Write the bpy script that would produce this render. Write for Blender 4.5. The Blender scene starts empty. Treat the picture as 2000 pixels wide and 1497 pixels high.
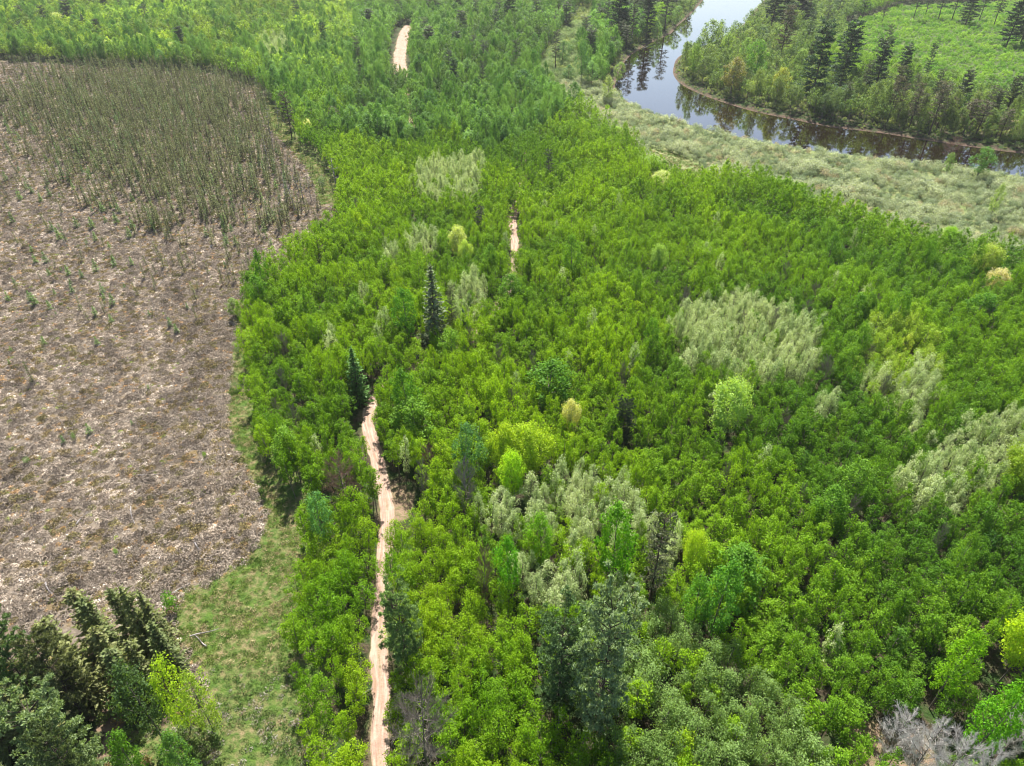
import bpy, math, random
import numpy as np
from mathutils import Vector

# ------------------------------------------------------------------ camera, sky, sun, exposure
SC = bpy.context.scene
COL = SC.collection
FPX, PITCH, CAMH = 1335.0, math.radians(36.0), 75.0       # focal length in photo pixels, tilt down, height of the drone
cam_d = bpy.data.cameras.new("camera"); cam = bpy.data.objects.new("camera", cam_d); COL.objects.link(cam)
cam.location = (0, 0, CAMH); cam.rotation_euler = (math.pi / 2 - PITCH, 0, 0)
cam_d.sensor_width = 36.0; cam_d.lens = FPX / 2000 * 36; cam_d.clip_end = 6000; cam_d.clip_start = 0.5
SC.camera = cam
SUN_EL, SUN_AZ = math.radians(57), math.radians(-4)       # azimuth measured from straight ahead, positive to the right
w = bpy.data.worlds.new("World"); SC.world = w; w.use_nodes = True
nt = w.node_tree; sky = nt.nodes.new("ShaderNodeTexSky"); sky.sky_type = 'NISHITA'; sky.sun_disc = False
sky.sun_elevation = SUN_EL; sky.sun_rotation = SUN_AZ; sky.dust_density = 1.6
nt.links.new(sky.outputs[0], nt.nodes["Background"].inputs[0]); nt.nodes["Background"].inputs[1].default_value = 0.072
sd = bpy.data.lights.new("sun", 'SUN'); sun = bpy.data.objects.new("sun", sd); COL.objects.link(sun)
sd.energy = 5.0; sd.angle = math.radians(0.53); sd.color = (1.0, 0.95, 0.87)
S = Vector((math.sin(SUN_AZ) * math.cos(SUN_EL), math.cos(SUN_AZ) * math.cos(SUN_EL), math.sin(SUN_EL)))
sun.rotation_euler = S.to_track_quat('Z', 'Y').to_euler(); sun.location = (0, 0, 200)
SC.view_settings.view_transform = 'Standard'; SC.view_settings.look = 'None'
SC.view_settings.exposure = 1.42; SC.view_settings.gamma = 1.0
HAZE = 0.00007
SC.render.engine = 'CYCLES'
SC.cycles.max_bounces = 6; SC.cycles.diffuse_bounces = 3; SC.cycles.glossy_bounces = 3
SC.cycles.transmission_bounces = 3; SC.cycles.transparent_max_bounces = 4; SC.cycles.volume_bounces = 0
SC.cycles.use_denoising = True; SC.cycles.filter_width = 1.1

# ------------------------------------------------------------------ photo pixel <-> ground
CX, CY = 1000.0, 748.5
ct, st = math.cos(PITCH), math.sin(PITCH)

def at(px, py, z=0.0):
    """world point on the plane at height z seen at a photo pixel"""
    u, v = (np.asarray(px, float) - CX) / FPX, (np.asarray(py, float) - CY) / FPX
    dx, dy, dz = u, ct - v * st, -st - v * ct
    t = (z - CAMH) / dz
    return dx * t, dy * t

def proj(x, y, z=0.0):
    x = np.asarray(x, float); y = np.asarray(y, float)
    d = y * ct - (z - CAMH) * st
    up = y * st + (z - CAMH) * ct
    d = np.where(d < 1.0, 1.0, d)
    return CX + FPX * x / d, CY - FPX * up / d

def shift(pts):
    """canopy pixels (x, y, height) -> ground pixels"""
    out = []
    for p in pts:
        if len(p) == 3:
            x, y = at(p[0], p[1], p[2]); a, b = proj(x, y, 0); out.append((float(a), float(b)))
        else: out.append((float(p[0]), float(p[1])))
    return out

def inside(px, py, poly):
    px = np.asarray(px, float); py = np.asarray(py, float)
    r = np.zeros(px.shape, bool); n = len(poly)
    for i in range(n):
        x0, y0 = poly[i]; x1, y1 = poly[(i + 1) % n]
        if y0 == y1: continue
        c = ((y0 > py) != (y1 > py)) & (px < (x1 - x0) * (py - y0) / (y1 - y0) + x0)
        r ^= c
    return r

def seg_dist(x, y, pts, closed=False):
    """distance of world points to a world polyline, and the arc position"""
    best = np.full(np.shape(x), 1e9)
    n = len(pts); m = n if closed else n - 1
    for i in range(m):
        ax, ay = pts[i]; bx, by = pts[(i + 1) % n]
        L2 = (bx - ax) ** 2 + (by - ay) ** 2 + 1e-9
        t = np.clip(((x - ax) * (bx - ax) + (y - ay) * (by - ay)) / L2, 0, 1)
        d = np.hypot(x - ax - t * (bx - ax), y - ay - t * (by - ay))
        best = np.minimum(best, d)
    return best

def make_field(seed, wl, n=7):
    r = np.random.default_rng(seed)
    a = r.uniform(0, 2 * np.pi, n); k = 2 * np.pi / (wl * r.uniform(0.55, 1.8, n)); p = r.uniform(0, 6.28, n)
    def f(x, y):
        s = 0
        for i in range(n): s = s + np.sin(k[i] * (np.cos(a[i]) * x + np.sin(a[i]) * y) + p[i] + 1.3 * np.sin(0.6 * k[i] * (np.sin(a[i]) * x - np.cos(a[i]) * y)))
        return s / math.sqrt(n / 2) / 1.4
    return f

def smooth_line(pts, step=1.5):
    """Catmull-Rom through points, resampled"""
    P = np.array(pts, float); P = np.vstack([2 * P[0] - P[1], P, 2 * P[-1] - P[-2]])
    out = []
    for i in range(1, len(P) - 2):
        n = max(2, int(np.linalg.norm(P[i + 1] - P[i]) / step))
        for k in range(n):
            t = k / n
            out.append(0.5 * ((2 * P[i]) + (-P[i - 1] + P[i + 1]) * t + (2 * P[i - 1] - 5 * P[i] + 4 * P[i + 1] - P[i + 2]) * t * t + (-P[i - 1] + 3 * P[i] - 3 * P[i + 1] + P[i + 2]) * t ** 3))
    out.append(P[-2])
    return np.array(out)

# ------------------------------------------------------------------ layout of the place
BOG = shift([(-500, 85), (0, 118), (150, 128), (300, 135), (420, 142), (500, 168), (530, 195), (560, 240), (590, 290), (625, 315), (652, 345), (664, 385),
       (655, 405, 6), (600, 450, 6), (550, 485, 6), (505, 508, 6), (478, 530, 6), (484, 600), (486, 640), (490, 720), (497, 800), (507, 860), (545, 940), (600, 1005),
       (612, 1060), (585, 1150), (578, 1250), (592, 1330), (600, 1400), (620, 1497), (650, 1750), (-900, 1750)])
FEN = [(470, 560), (455, 640), (450, 720), (440, 790), (452, 860), (490, 930), (520, 990), (500, 1060), (440, 1110), (350, 1150), (330, 1220), (380, 1290), (410, 1400),
       (240, 1430), (220, 1750), (660, 1750), (640, 1000), (500, 780)]
FEN2 = [(500, 190), (525, 250), (570, 290), (600, 330), (625, 400), (670, 395), (640, 300), (560, 230), (530, 185)]
RIVER_Z = -0.9
BANK_A = [(1420, -60), (1392, -25), (1372, 2), (1345, 32), (1322, 52), (1310, 66), (1280, 80), (1250, 96), (1226, 114), (1210, 140), (1201, 172), (1213, 190),
          (1245, 209), (1300, 230), (1387, 255), (1450, 270), (1510, 281), (1604, 297), (1688, 305), (1727, 312), (1842, 326), (1895, 332), (2000, 346), (2200, 372), (2500, 400)]
BANK_B = [(2500, 345), (2200, 322), (2000, 300), (1947, 294), (1825, 277), (1713, 259), (1625, 249), (1555, 235), (1468, 217), (1388, 192), (1335, 168), (1316, 148), (1316, 130),
          (1324, 113), (1350, 98), (1390, 84), (1425, 66), (1452, 48), (1475, 20), (1500, -10), (1530, -60)]
RIV_W = [tuple(map(float, at(x, y, RIVER_Z))) for x, y in BANK_A + BANK_B]
RIV_W = [tuple(p) for p in smooth_line(RIV_W + [RIV_W[0]], 6.0)[:-1]]
WILLOW = [(1052, 165), (1052, 128), (1086, 76), (1128, 18), (1162, 18), (1150, 70), (1128, 108), (1142, 150), (1200, 178)] + BANK_A[10:] + shift([(2600, 560, 5), (2000, 492, 5), (1900, 470, 5), (1800, 445, 5), (1720, 425, 5), (1640, 400, 5), (1560, 365, 5), (1480, 335, 5), (1400, 335, 5),
          (1330, 345, 3), (1270, 300, 5), (1230, 262, 5), (1170, 225, 5), (1110, 195, 5)])
MEADOW = [(1270, 285), (1320, 295), (1370, 320), (1400, 345), (1390, 375), (1330, 362), (1290, 330)]
DITCH = [(1590, 383), (1640, 408), (1700, 424), (1760, 434), (1755, 442), (1690, 436), (1620, 414)]
REGROW = [(1640, 50), (1760, 10), (2500, -20), (2500, 225), (1990, 215), (1900, 200), (1800, 175), (1720, 150), (1660, 110)]

TRACKS = {
    'main': ([(735, 1640), (738, 1560), (743, 1497), (740, 1440), (744, 1380), (745, 1330), (740, 1280), (743, 1220), (748, 1150), (751, 1080), (757, 1020), (752, 965), (740, 910), (726, 860), (718, 822), (728, 788),
              (760, 752), (820, 715), (890, 675), (945, 632), (985, 580), (1004, 530), (1006, 480), (1001, 432), (1008, 395), (1024, 345), (1030, 300), (1015, 260), (992, 205), (968, 150)], 1.06, 1.5),
    'far': ([(812, 300), (807, 265), (800, 235), (796, 195), (785, 150), (780, 120), (784, 90), (791, 62), (800, 50)], 3.3, 3.6),
    'ditch': ([(1040, 122), (1062, 90), (1086, 50), (1106, 12), (1118, -20)], 1.6, 2.0),
}
TR_W = {}
for k, (pts, hw, clr) in TRACKS.items():
    xs, ys = at([p[0] for p in pts], [p[1] for p in pts]); TR_W[k] = (smooth_line(list(zip(xs, ys)), 1.0), hw, clr)
PATCHES = [[(765, 945), (795, 962), (812, 988), (802, 1012), (768, 1012)], [(360, 50), (420, 48), (425, 58), (365, 60)], [(750, 8), (830, 14), (828, 22), (755, 18)], [(1015, 0), (1040, 2), (1035, 28), (1020, 30)],
           [(1960, 235), (2010, 235), (2010, 258), (1965, 258)], [(1660, 1400), (1800, 1440), (1900, 1520), (1640, 1520)], [(180, 1330), (240, 1360), (250, 1480), (200, 1480)]]

hills = make_field(3, 60.0); bump = make_field(4, 9.0)
def river_d(x, y):
    """signed distance to the water's edge, negative in the river"""
    d = seg_dist(x, y, RIV_W, True)
    return np.where(inside(x, y, RIV_W), -d, d)

def gz(x, y, rd=None):
    x = np.asarray(x, float); y = np.asarray(y, float)
    if rd is None: rd = river_d(x, y)
    z = 0.25 * hills(x, y) + 0.05 * bump(x, y)
    z = z * np.clip(rd / 15, 0, 1)
    return np.where(rd < 3.0, np.maximum(RIVER_Z + 0.3 * rd, RIVER_Z - 1.5), z)

# ------------------------------------------------------------------ materials
def mat(name):
    m = bpy.data.materials.new(name); m.use_nodes = True
    n = m.node_tree; n.nodes.clear()
    return m, n, n.nodes.new("ShaderNodeOutputMaterial")

def nd(n, kind, **kw):
    x = n.nodes.new("ShaderNode" + kind)
    for k, v in kw.items():
        if k in x.inputs: x.inputs[k].default_value = v
        else: setattr(x, k, v)
    return x

def mixc(n, f, a, b, mode='MIX'):
    x = n.nodes.new("ShaderNodeMix"); x.data_type = 'RGBA'; x.blend_type = mode
    for sock, v in ((x.inputs[0], f), (x.inputs[6], a), (x.inputs[7], b)):
        if hasattr(v, 'is_linked') or hasattr(v, 'links'): n.links.new(v, sock)
        else: sock.default_value = v if not isinstance(v, tuple) else (*v, 1.0)[:4]
    return x.outputs[2]

def ramp(n, v, lo, hi):
    x = nd(n, "MapRange"); x.inputs[1].default_value = lo; x.inputs[2].default_value = hi
    n.links.new(v, x.inputs[0]); return x.outputs[0]

def noise(n, co, scale, detail=4, rough=0.6):
    x = nd(n, "TexNoise", Scale=scale, Detail=detail, Roughness=rough); n.links.new(co, x.inputs["Vector"]); return x.outputs[0]

def leaf_material(name, trans=0.44, rough=0.5, spec=0.09, warm=(1.8, 1.75, 0.4), gain=1.58):
    m, n, out = mat(name)
    t = nd(n, "Attribute", attribute_name="tint", attribute_type='INSTANCER')
    s = nd(n, "Attribute", attribute_name="shade", attribute_type='GEOMETRY')
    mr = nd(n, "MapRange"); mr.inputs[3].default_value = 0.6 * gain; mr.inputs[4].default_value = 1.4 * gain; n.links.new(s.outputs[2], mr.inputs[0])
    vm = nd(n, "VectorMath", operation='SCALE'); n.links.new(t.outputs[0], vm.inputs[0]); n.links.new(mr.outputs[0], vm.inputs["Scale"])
    p = nd(n, "BsdfPrincipled", Roughness=rough); p.inputs["Specular IOR Level"].default_value = spec
    n.links.new(vm.outputs[0], p.inputs["Base Color"])
    vt = nd(n, "VectorMath", operation='MULTIPLY'); vt.inputs[1].default_value = warm; n.links.new(vm.outputs[0], vt.inputs[0])
    tr = nd(n, "BsdfTranslucent"); n.links.new(vt.outputs[0], tr.inputs[0])
    mx = nd(n, "MixShader"); mx.inputs[0].default_value = trans
    n.links.new(p.outputs[0], mx.inputs[1]); n.links.new(tr.outputs[0], mx.inputs[2]); n.links.new(mx.outputs[0], out.inputs[0])
    return m

def bark_material(name, a, b):
    m, n, out = mat(name)
    tc = nd(n, "TexCoord"); f = noise(n, tc.outputs["Object"], 2.5)
    c = mixc(n, ramp(n, f, .35, .65), a, b)
    p = nd(n, "BsdfPrincipled", Roughness=0.9); p.inputs["Specular IOR Level"].default_value = 0.1
    n.links.new(c, p.inputs["Base Color"]); n.links.new(p.outputs[0], out.inputs[0])
    return m

M_LEAF = leaf_material("broad_leaves")
M_SEDGE = leaf_material("sedge_blades", 0.3, 0.6, 0.1, (1.2, 1.2, 0.7), 1.0)
M_PALE = leaf_material("pale_downy_leaves", 0.45, 0.55, 0.22, (1.35, 1.4, 0.75), 1.35)
M_NEEDLE = leaf_material("needles", 0.33, 0.55, 0.2, (1.25, 1.3, 0.6), 1.2)
M_HEATH = leaf_material("heath_twigs", 0.2, 0.8, 0.1, (1.0, 0.95, 0.85), 1.6)
M_BARK = bark_material("grey_bark", (0.09, 0.075, 0.06), (0.24, 0.21, 0.18))
M_DARKBARK = bark_material("dark_bark", (0.05, 0.04, 0.035), (0.13, 0.10, 0.085))
M_DEAD = bark_material("bleached_wood", (0.15, 0.135, 0.13), (0.34, 0.315, 0.30))
M_RUST = bark_material("rusty_twigs", (0.16, 0.09, 0.06), (0.33, 0.22, 0.17))
M_TWIG = bark_material("grey_twigs", (0.17, 0.145, 0.115), (0.36, 0.32, 0.26))
M_BLOSSOM = bark_material("pale_blossom_twigs", (0.52, 0.48, 0.45), (0.78, 0.75, 0.71))

def ground_material():
    m, n, out = mat("ground_cover")
    tc = nd(n, "TexCoord"); co = tc.outputs["Object"]
    z = nd(n, "Attribute", attribute_name="zone"); sp = nd(n, "SeparateColor"); n.links.new(z.outputs[0], sp.inputs[0])
    z2 = nd(n, "Attribute", attribute_name="zone_b"); sp2 = nd(n, "SeparateColor"); n.links.new(z2.outputs[0], sp2.inputs[0])
    n1, n2, n3, n4 = noise(n, co, .06, 5), noise(n, co, .45, 5), noise(n, co, 1.6, 5, .7), noise(n, co, .18, 4)
    # forest floor: leaf litter with low green growth
    fl = mixc(n, ramp(n, n3, .35, .65), (.028, .024, .016), (.085, .066, .042)); fl = mixc(n, ramp(n, n2, .42, .58), fl, (.030, .058, .014))
    # bog: mauve heath, tan sedge, pale moss, ochre hollows
    bg = mixc(n, ramp(n, n3, .38, .62), (.115, .094, .073), (.205, .168, .128)); bg = mixc(n, ramp(n, n2, .5, .66), bg, (.15, .11, .055))
    bg = mixc(n, ramp(n, n4, .60, .85), bg, (.205, .163, .118))
    # fen: green sedge over straw
    fe = mixc(n, ramp(n, n2, .36, .6), (.20, .155, .085), (.075, .125, .022)); fe = mixc(n, ramp(n, n3, .42, .66), fe, (.045, .09, .016))
    ml = mixc(n, ramp(n, n2, .4, .65), (.13, .18, .06), (.22, .22, .10))
    sa = mixc(n, ramp(n, n2, .4, .6), (.24, .17, .115), (.18, .125, .085)); sa = mixc(n, ramp(n, n3, .46, .68), sa, (.12, .125, .05))
    bk = mixc(n, ramp(n, n3, .35, .65), (.05, .034, .025), (.17, .115, .085))
    rg = mixc(n, ramp(n, n2, .4, .6), (.035, .07, .014), (.09, .115, .04))
    wob = nd(n, "Math", operation='SUBTRACT'); n.links.new(n2, wob.inputs[0]); wob.inputs[1].default_value = .5
    def edge(sock):
        a = nd(n, "Math", operation='ADD'); n.links.new(sock, a.inputs[0]); n.links.new(wob.outputs[0], a.inputs[1]); return ramp(n, a.outputs[0], .35, .65)
    c = mixc(n, edge(sp.outputs[0]), fl, bg); c = mixc(n, edge(sp.outputs[1]), c, fe); c = mixc(n, edge(sp2.outputs[0]), c, ml)
    c = mixc(n, edge(sp2.outputs[2]), c, rg); c = mixc(n, edge(sp.outputs[2]), c, sa); c = mixc(n, sp2.outputs[1], c, bk)
    p = nd(n, "BsdfPrincipled", Roughness=.95); p.inputs["Specular IOR Level"].default_value = .1
    n.links.new(c, p.inputs["Base Color"])
    b = nd(n, "Bump", Strength=.9, Distance=.5); n.links.new(n3, b.inputs["Height"]); n.links.new(b.outputs[0], p.inputs["Normal"])
    n.links.new(p.outputs[0], out.inputs[0]); return m

def sand_material():
    m, n, out = mat("track_sand")
    tc = nd(n, "TexCoord"); co = tc.outputs["Object"]
    a = nd(n, "Attribute", attribute_name="lane"); rut = nd(n, "Attribute", attribute_name="wear")
    n2, n3 = noise(n, co, .5, 5), noise(n, co, 3.0, 5, .7)
    mp = nd(n, "Mapping"); mp.inputs["Scale"].default_value = (3.2, .22, 1); n.links.new(a.outputs[1], mp.inputs[0]); n4 = noise(n, mp.outputs[0], 1.0, 5, .65)
    c = mixc(n, ramp(n, n2, .35, .65), (.26, .172, .135), (.355, .245, .195))
    c = mixc(n, ramp(n, n4, .5, .68), c, (.43, .33, .265)); c = mixc(n, ramp(n, n4, .46, .34), c, (.24, .155, .105))
    c = mixc(n, ramp(n, n3, .56, .8), c, (.22, .145, .10))
    f = nd(n, "Math", operation='MULTIPLY'); n.links.new(rut.outputs[2], f.inputs[0]); n.links.new(ramp(n, n3, .3, .6), f.inputs[1])
    c = mixc(n, f.outputs[0], c, (.14, .13, .06))
    p = nd(n, "BsdfPrincipled", Roughness=.95); p.inputs["Specular IOR Level"].default_value = .1
    n.links.new(c, p.inputs["Base Color"])
    b = nd(n, "Bump", Strength=.6, Distance=.15); n.links.new(n3, b.inputs["Height"]); n.links.new(b.outputs[0], p.inputs["Normal"])
    n.links.new(p.outputs[0], out.inputs[0]); return m

def water_material():
    m, n, out = mat("river_water")
    tc = nd(n, "TexCoord"); co = tc.outputs["Object"]
    p = nd(n, "BsdfPrincipled", Roughness=.03, IOR=1.333); p.inputs["Base Color"].default_value = (.010, .005, .003, 1)
    p.inputs["Specular IOR Level"].default_value = 0.75
    p.inputs["Coat Weight"].default_value = .8; p.inputs["Coat Roughness"].default_value = .02; p.inputs["Coat IOR"].default_value = 1.4
    b = nd(n, "Bump", Strength=.05, Distance=.2); n.links.new(noise(n, co, .35, 3), b.inputs["Height"]); n.links.new(b.outputs[0], p.inputs["Normal"])
    n.links.new(p.outputs[0], out.inputs[0]); return m

# ------------------------------------------------------------------ mesh building
class MB:
    def __init__(self): self.v, self.f, self.m, self.s, self.n = [], [], [], [], 0
    def add(self, v, f, m=0, s=None):
        v = np.asarray(v, float).reshape(-1, 3); f = np.asarray(f, int).reshape(-1, 4)
        self.v.append(v); self.f.append(f + self.n); self.n += len(v)
        self.m.append(np.full(len(f), m)); self.s.append(np.full(len(f), .5) if s is None else np.asarray(s, float))
    def join(self, other, moff=0):
        for v, f, m, s in zip(other.v, other.f, other.m, other.s):
            pass
        if other.n:
            V = np.vstack(other.v); F = np.vstack(other.f); self.v.append(V); self.f.append(F + self.n); self.n += len(V)
            self.m.append(np.concatenate(other.m) + moff); self.s.append(np.concatenate(other.s))
        return self
    def mesh(self, name, mats, smooth=False):
        me = bpy.data.meshes.new(name)
        V = np.vstack(self.v); F = np.vstack(self.f); n = len(F)
        me.vertices.add(len(V)); me.vertices.foreach_set("co", V.astype(np.float32).ravel())
        me.loops.add(n * 4); me.loops.foreach_set("vertex_index", F.astype(np.int32).ravel())
        me.polygons.add(n); me.polygons.foreach_set("loop_start", np.arange(0, n * 4, 4, dtype=np.int32))
        me.polygons.foreach_set("loop_total", np.full(n, 4, dtype=np.int32))
        for x in mats: me.materials.append(x)
        me.polygons.foreach_set("material_index", np.concatenate(self.m).astype(np.int32))
        if smooth: me.polygons.foreach_set("use_smooth", np.ones(n, bool))
        a = me.attributes.new("shade", 'FLOAT', 'FACE'); a.data.foreach_set("value", np.concatenate(self.s).astype(np.float32))
        me.update(calc_edges=True); return me

def unit(a): return a / (np.linalg.norm(a, axis=-1, keepdims=True) + 1e-9)

def cards(mb, c, nrm, ln, wd, r, axis=None, m=0, shade=None):
    """leaf-sized four-cornered blades: centre, normal, length, width"""
    k = len(c); nrm = unit(nrm)
    ref = r.normal(size=(k, 3)) if axis is None else axis
    t = unit(ref - nrm * np.sum(ref * nrm, axis=1, keepdims=True)); b = np.cross(nrm, t)
    ln = np.broadcast_to(ln, (k,))[:, None] * .5; wd = np.broadcast_to(wd, (k,))[:, None] * .5
    fold = nrm * wd * .35
    V = np.stack([c - t * ln, c + b * wd + fold, c + t * ln, c - b * wd + fold], 1).reshape(-1, 3)
    mb.add(V, np.arange(4 * k).reshape(-1, 4), m, r.random(k) if shade is None else shade)

def tube(mb, pts, rad, sides=5, m=0):
    P = np.asarray(pts, float); n = len(P); rad = np.broadcast_to(rad, (n,))
    d = unit(np.gradient(P, axis=0)); ref = np.where(np.abs(d[:, 2:3]) > .9, np.array([[1., 0, 0]]), np.array([[0, 0, 1.]]))
    a = unit(np.cross(d, ref)); b = np.cross(d, a); an = np.arange(sides) * 2 * np.pi / sides
    V = (P[:, None] + rad[:, None, None] * (a[:, None] * np.cos(an)[None, :, None] + b[:, None] * np.sin(an)[None, :, None])).reshape(-1, 3)
    i = np.arange(n - 1)[:, None] * sides; j = np.arange(sides)[None]; j2 = (j + 1) % sides
    F = np.stack([i + j, i + j2, i + sides + j2, i + sides + j], -1).reshape(-1, 4)
    mb.add(V, F, m)

def sticks(mb, a, b, wd, r, m=0):
    """thin twigs as crossed slivers from a to b"""
    k = len(a); d = unit(b - a); s = unit(np.cross(d, r.normal(size=(k, 3)))) * np.broadcast_to(wd, (k,))[:, None]
    q = np.cross(d, s)
    for o in (s, q):
        V = np.stack([a - o, a + o, b + o * .3, b - o * .3], 1).reshape(-1, 3)
        mb.add(V, np.arange(4 * k).reshape(-1, 4), m, r.random(k))

def broadleaf(seed, h, R, base, nclump, nleaf, leaf, tuft=1.25, round_top=False, limbs=5, sparse=0.0, fill=.42):
    """trunk with limbs, crown of leaf clumps; returns (trunk, crown)"""
    r = np.random.default_rng(seed); T, Cw = MB(), MB()
    Hc = h - base; lean = r.normal(size=2) * .02 * h
    zz = np.linspace(0, 1, 6); path = np.stack([lean[0] * zz ** 2 + .03 * R * np.sin(5 * zz + r.random() * 6), lean[1] * zz ** 2 + .03 * R * np.cos(4 * zz), zz * h * .93], 1)
    tr = max(.05, h * .0095); tube(T, path, tr * (1 - .85 * zz) + .012)
    cen = []; lobe = r.uniform(0, 6.28, 3)
    for i in range(nclump):
        t = (i + r.random()) / nclump                      # height in the crown
        prof = math.sqrt(max(0, 1 - (2 * t - 1) ** 2)) if round_top else (math.sin(math.pi * min(1, (.15 + .85 * t)) ** 1.15) ** .75 if t < .97 else .15)
        rad = R * prof * math.sqrt(r.uniform(.25, 1)) * .85; a = i * 2.399 + r.normal() * .5; rad *= 1 + .20 * math.sin(2 * a + lobe[0] + 2 * t) + .16 * math.sin(3 * a + lobe[1] - 3 * t)
        cen.append((rad * math.cos(a) + lean[0] * t, rad * math.sin(a) + lean[1] * t, base + Hc * (.06 + .86 * t)))
    cen = np.array(cen)
    rc = R * fill * r.uniform(.6, 1.4, nclump)
    for i in r.choice(nclump, min(limbs, nclump), replace=False):
        c = cen[i]; z0 = max(.15 * h, c[2] - np.hypot(c[0], c[1]) * 1.2 - .3); z0 = min(z0, h * .85)
        s = np.array([np.interp(z0, path[:, 2], path[:, 0]), np.interp(z0, path[:, 2], path[:, 1]), z0])
        mid = (s + c) / 2 + np.array([0, 0, -.12 * R]); tube(T, [s, mid, c], [tr * .45, tr * .3, tr * .12], 4)
    for i in range(nclump):
        k = max(3, int(nleaf * r.uniform(.7, 1.3) * (1 - sparse * r.random())))
        d = unit(r.normal(size=(k, 3))); rr = rc[i] * (r.random(k) ** .45)[:, None]
        o = d * rr * np.array([1, 1, tuft]); o[:, 2] += np.where(o[:, 2] > 0, .12 * rc[i], 0)
        c = cen[i] + o
        nrm = unit(d * .7 + np.array([0, 0, .55]) + r.normal(size=(k, 3)) * .55)
        cards(Cw, c, nrm, leaf * r.uniform(.7, 1.35, k), leaf * .62 * r.uniform(.7, 1.3, k), r, shade=np.clip(r.normal(.5, .24, k), 0, 1))
    return T, Cw

def spruce(seed, h, R, base=.2, whorls=14, per=6, spray=.42, club=False, dead=.0, ragged=.25):
    r = np.random.default_rng(seed); T, Cw = MB(), MB()
    z = np.linspace(0, h, 5); wob = r.normal(size=2) * .012 * h
    path = np.stack([wob[0] * np.sin(z / h * 3), wob[1] * np.sin(z / h * 2.5), z], 1); tube(T, path, h * .011 * (1 - z / h * .93) + .01)
    A, B = [], []
    for i in range(whorls):
        t = (i + .5 * r.random()) / whorls; zc = h * (base + (1 - base) * t)
        rad = R * ((1 - t) ** .85 * .95 + .05)
        if club and t > .72: rad = R * .42 * math.sin(math.pi * min(1, (t - .66) / .36)) + .05
        for k in range(per):
            L = rad * r.uniform(1 - ragged, 1 + ragged * .6); a = k * 2 * math.pi / per + i * 1.1 + r.normal() * .25
            s = np.array([0, 0, zc]); drop = -.35 + .55 * t
            e = np.array([math.cos(a) * L, math.sin(a) * L, zc + drop * L])
            A.append(s); B.append(e)
            if r.random() < dead * (1 - t): continue
            n = max(2, int(L / spray * 3.0)); u = np.linspace(.25, 1, n)[:, None] ** .8
            c = s + (e - s) * u + r.normal(size=(n, 3)) * .12 * spray; c[:, 2] -= .12 * L * (u[:, 0] * (1 - u[:, 0])) * 4
            ax = np.broadcast_to(unit(e - s), (n, 3)) + r.normal(size=(n, 3)) * .45
            nr = np.array([0, 0, 1.]) + r.normal(size=(n, 3)) * .55
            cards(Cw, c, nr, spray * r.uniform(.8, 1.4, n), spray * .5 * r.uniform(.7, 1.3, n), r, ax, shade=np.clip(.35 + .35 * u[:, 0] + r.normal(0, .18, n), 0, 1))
    sticks(T, np.array(A), np.array(B), h * .0016 + .008, r)
    n = 10; c = np.stack([r.normal(size=n) * .05 * R, r.normal(size=n) * .05 * R, h * r.uniform(.95, 1.03, n)], 1)
    cards(Cw, c, r.normal(size=(n, 3)), spray * .9, spray * .35, r, np.tile([0, 0, 1.], (n, 1)) + r.normal(size=(n, 3)) * .3)
    return T, Cw

def pine(seed, h, R, base=.35, layers=7, per=5, needle=.5, dens=16, conic=.7, gap=.15):
    """irregular layered pine with plumes at the branch ends"""
    r = np.random.default_rng(seed); T, Cw = MB(), MB()
    z = np.linspace(0, h * .97, 6); wob = r.normal(size=2) * .012 * h
    path = np.stack([wob[0] * np.sin(z / h * 3), wob[1] * np.sin(z / h * 2.5), z], 1); tube(T, path, h * .012 * (1 - z / h * .9) + .015, 6)
    for i in range(layers):
        t = (i + .9 * r.random()) / max(1, layers - .2); zc = h * (base + (.97 - base) * t)
        rad = R * (1 - conic * t ** 1.3) * r.uniform(.8, 1.15) * (1 if t > .12 else .75)
        for k in range(per):
            if r.random() < gap: continue
            L = max(.35, rad * r.uniform(.6, 1.1)); a = k * 2 * math.pi / per + i * .9 + r.normal() * .3
            up = .05 + .5 * t + r.normal() * .08
            zb_ = zc + r.normal() * h * .018; s = np.array([0, 0, zb_]); e = np.array([math.cos(a) * L, math.sin(a) * L, zb_ + up * L]); mid = (s + e) / 2 - np.array([0, 0, .08 * L])
            tube(T, [s, mid, e], [h * .0035 + .01, h * .0025 + .008, .008], 3)
            np_ = max(2, int(round(L / (needle * 1.5))))
            for j in range(np_):
                u = .35 + .65 * (j + 1) / np_; side = r.normal(size=3) * np.array([.22, .22, .05]) * L * (.6 if j < np_ - 1 else .25)
                c0 = s + (e - s) * u + side; k2 = int(dens * r.uniform(.7, 1.3)); rp = needle * r.uniform(.8, 1.3)
                d = unit(r.normal(size=(k2, 3))); d[:, 2] = np.abs(d[:, 2]) * .8 - .1
                c = c0 + d * rp * np.array([1, 1, .6]) * (r.random(k2) ** .5)[:, None]
                ax = unit(d + np.array([0, 0, .5]) + r.normal(size=(k2, 3)) * .3)
                cards(Cw, c, r.normal(size=(k2, 3)) + np.array([0, 0, .6]), needle * r.uniform(.6, 1.1, k2), needle * .34, r, ax, shade=np.clip(r.normal(.5, .2, k2), 0, 1))
    return T, Cw

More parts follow.
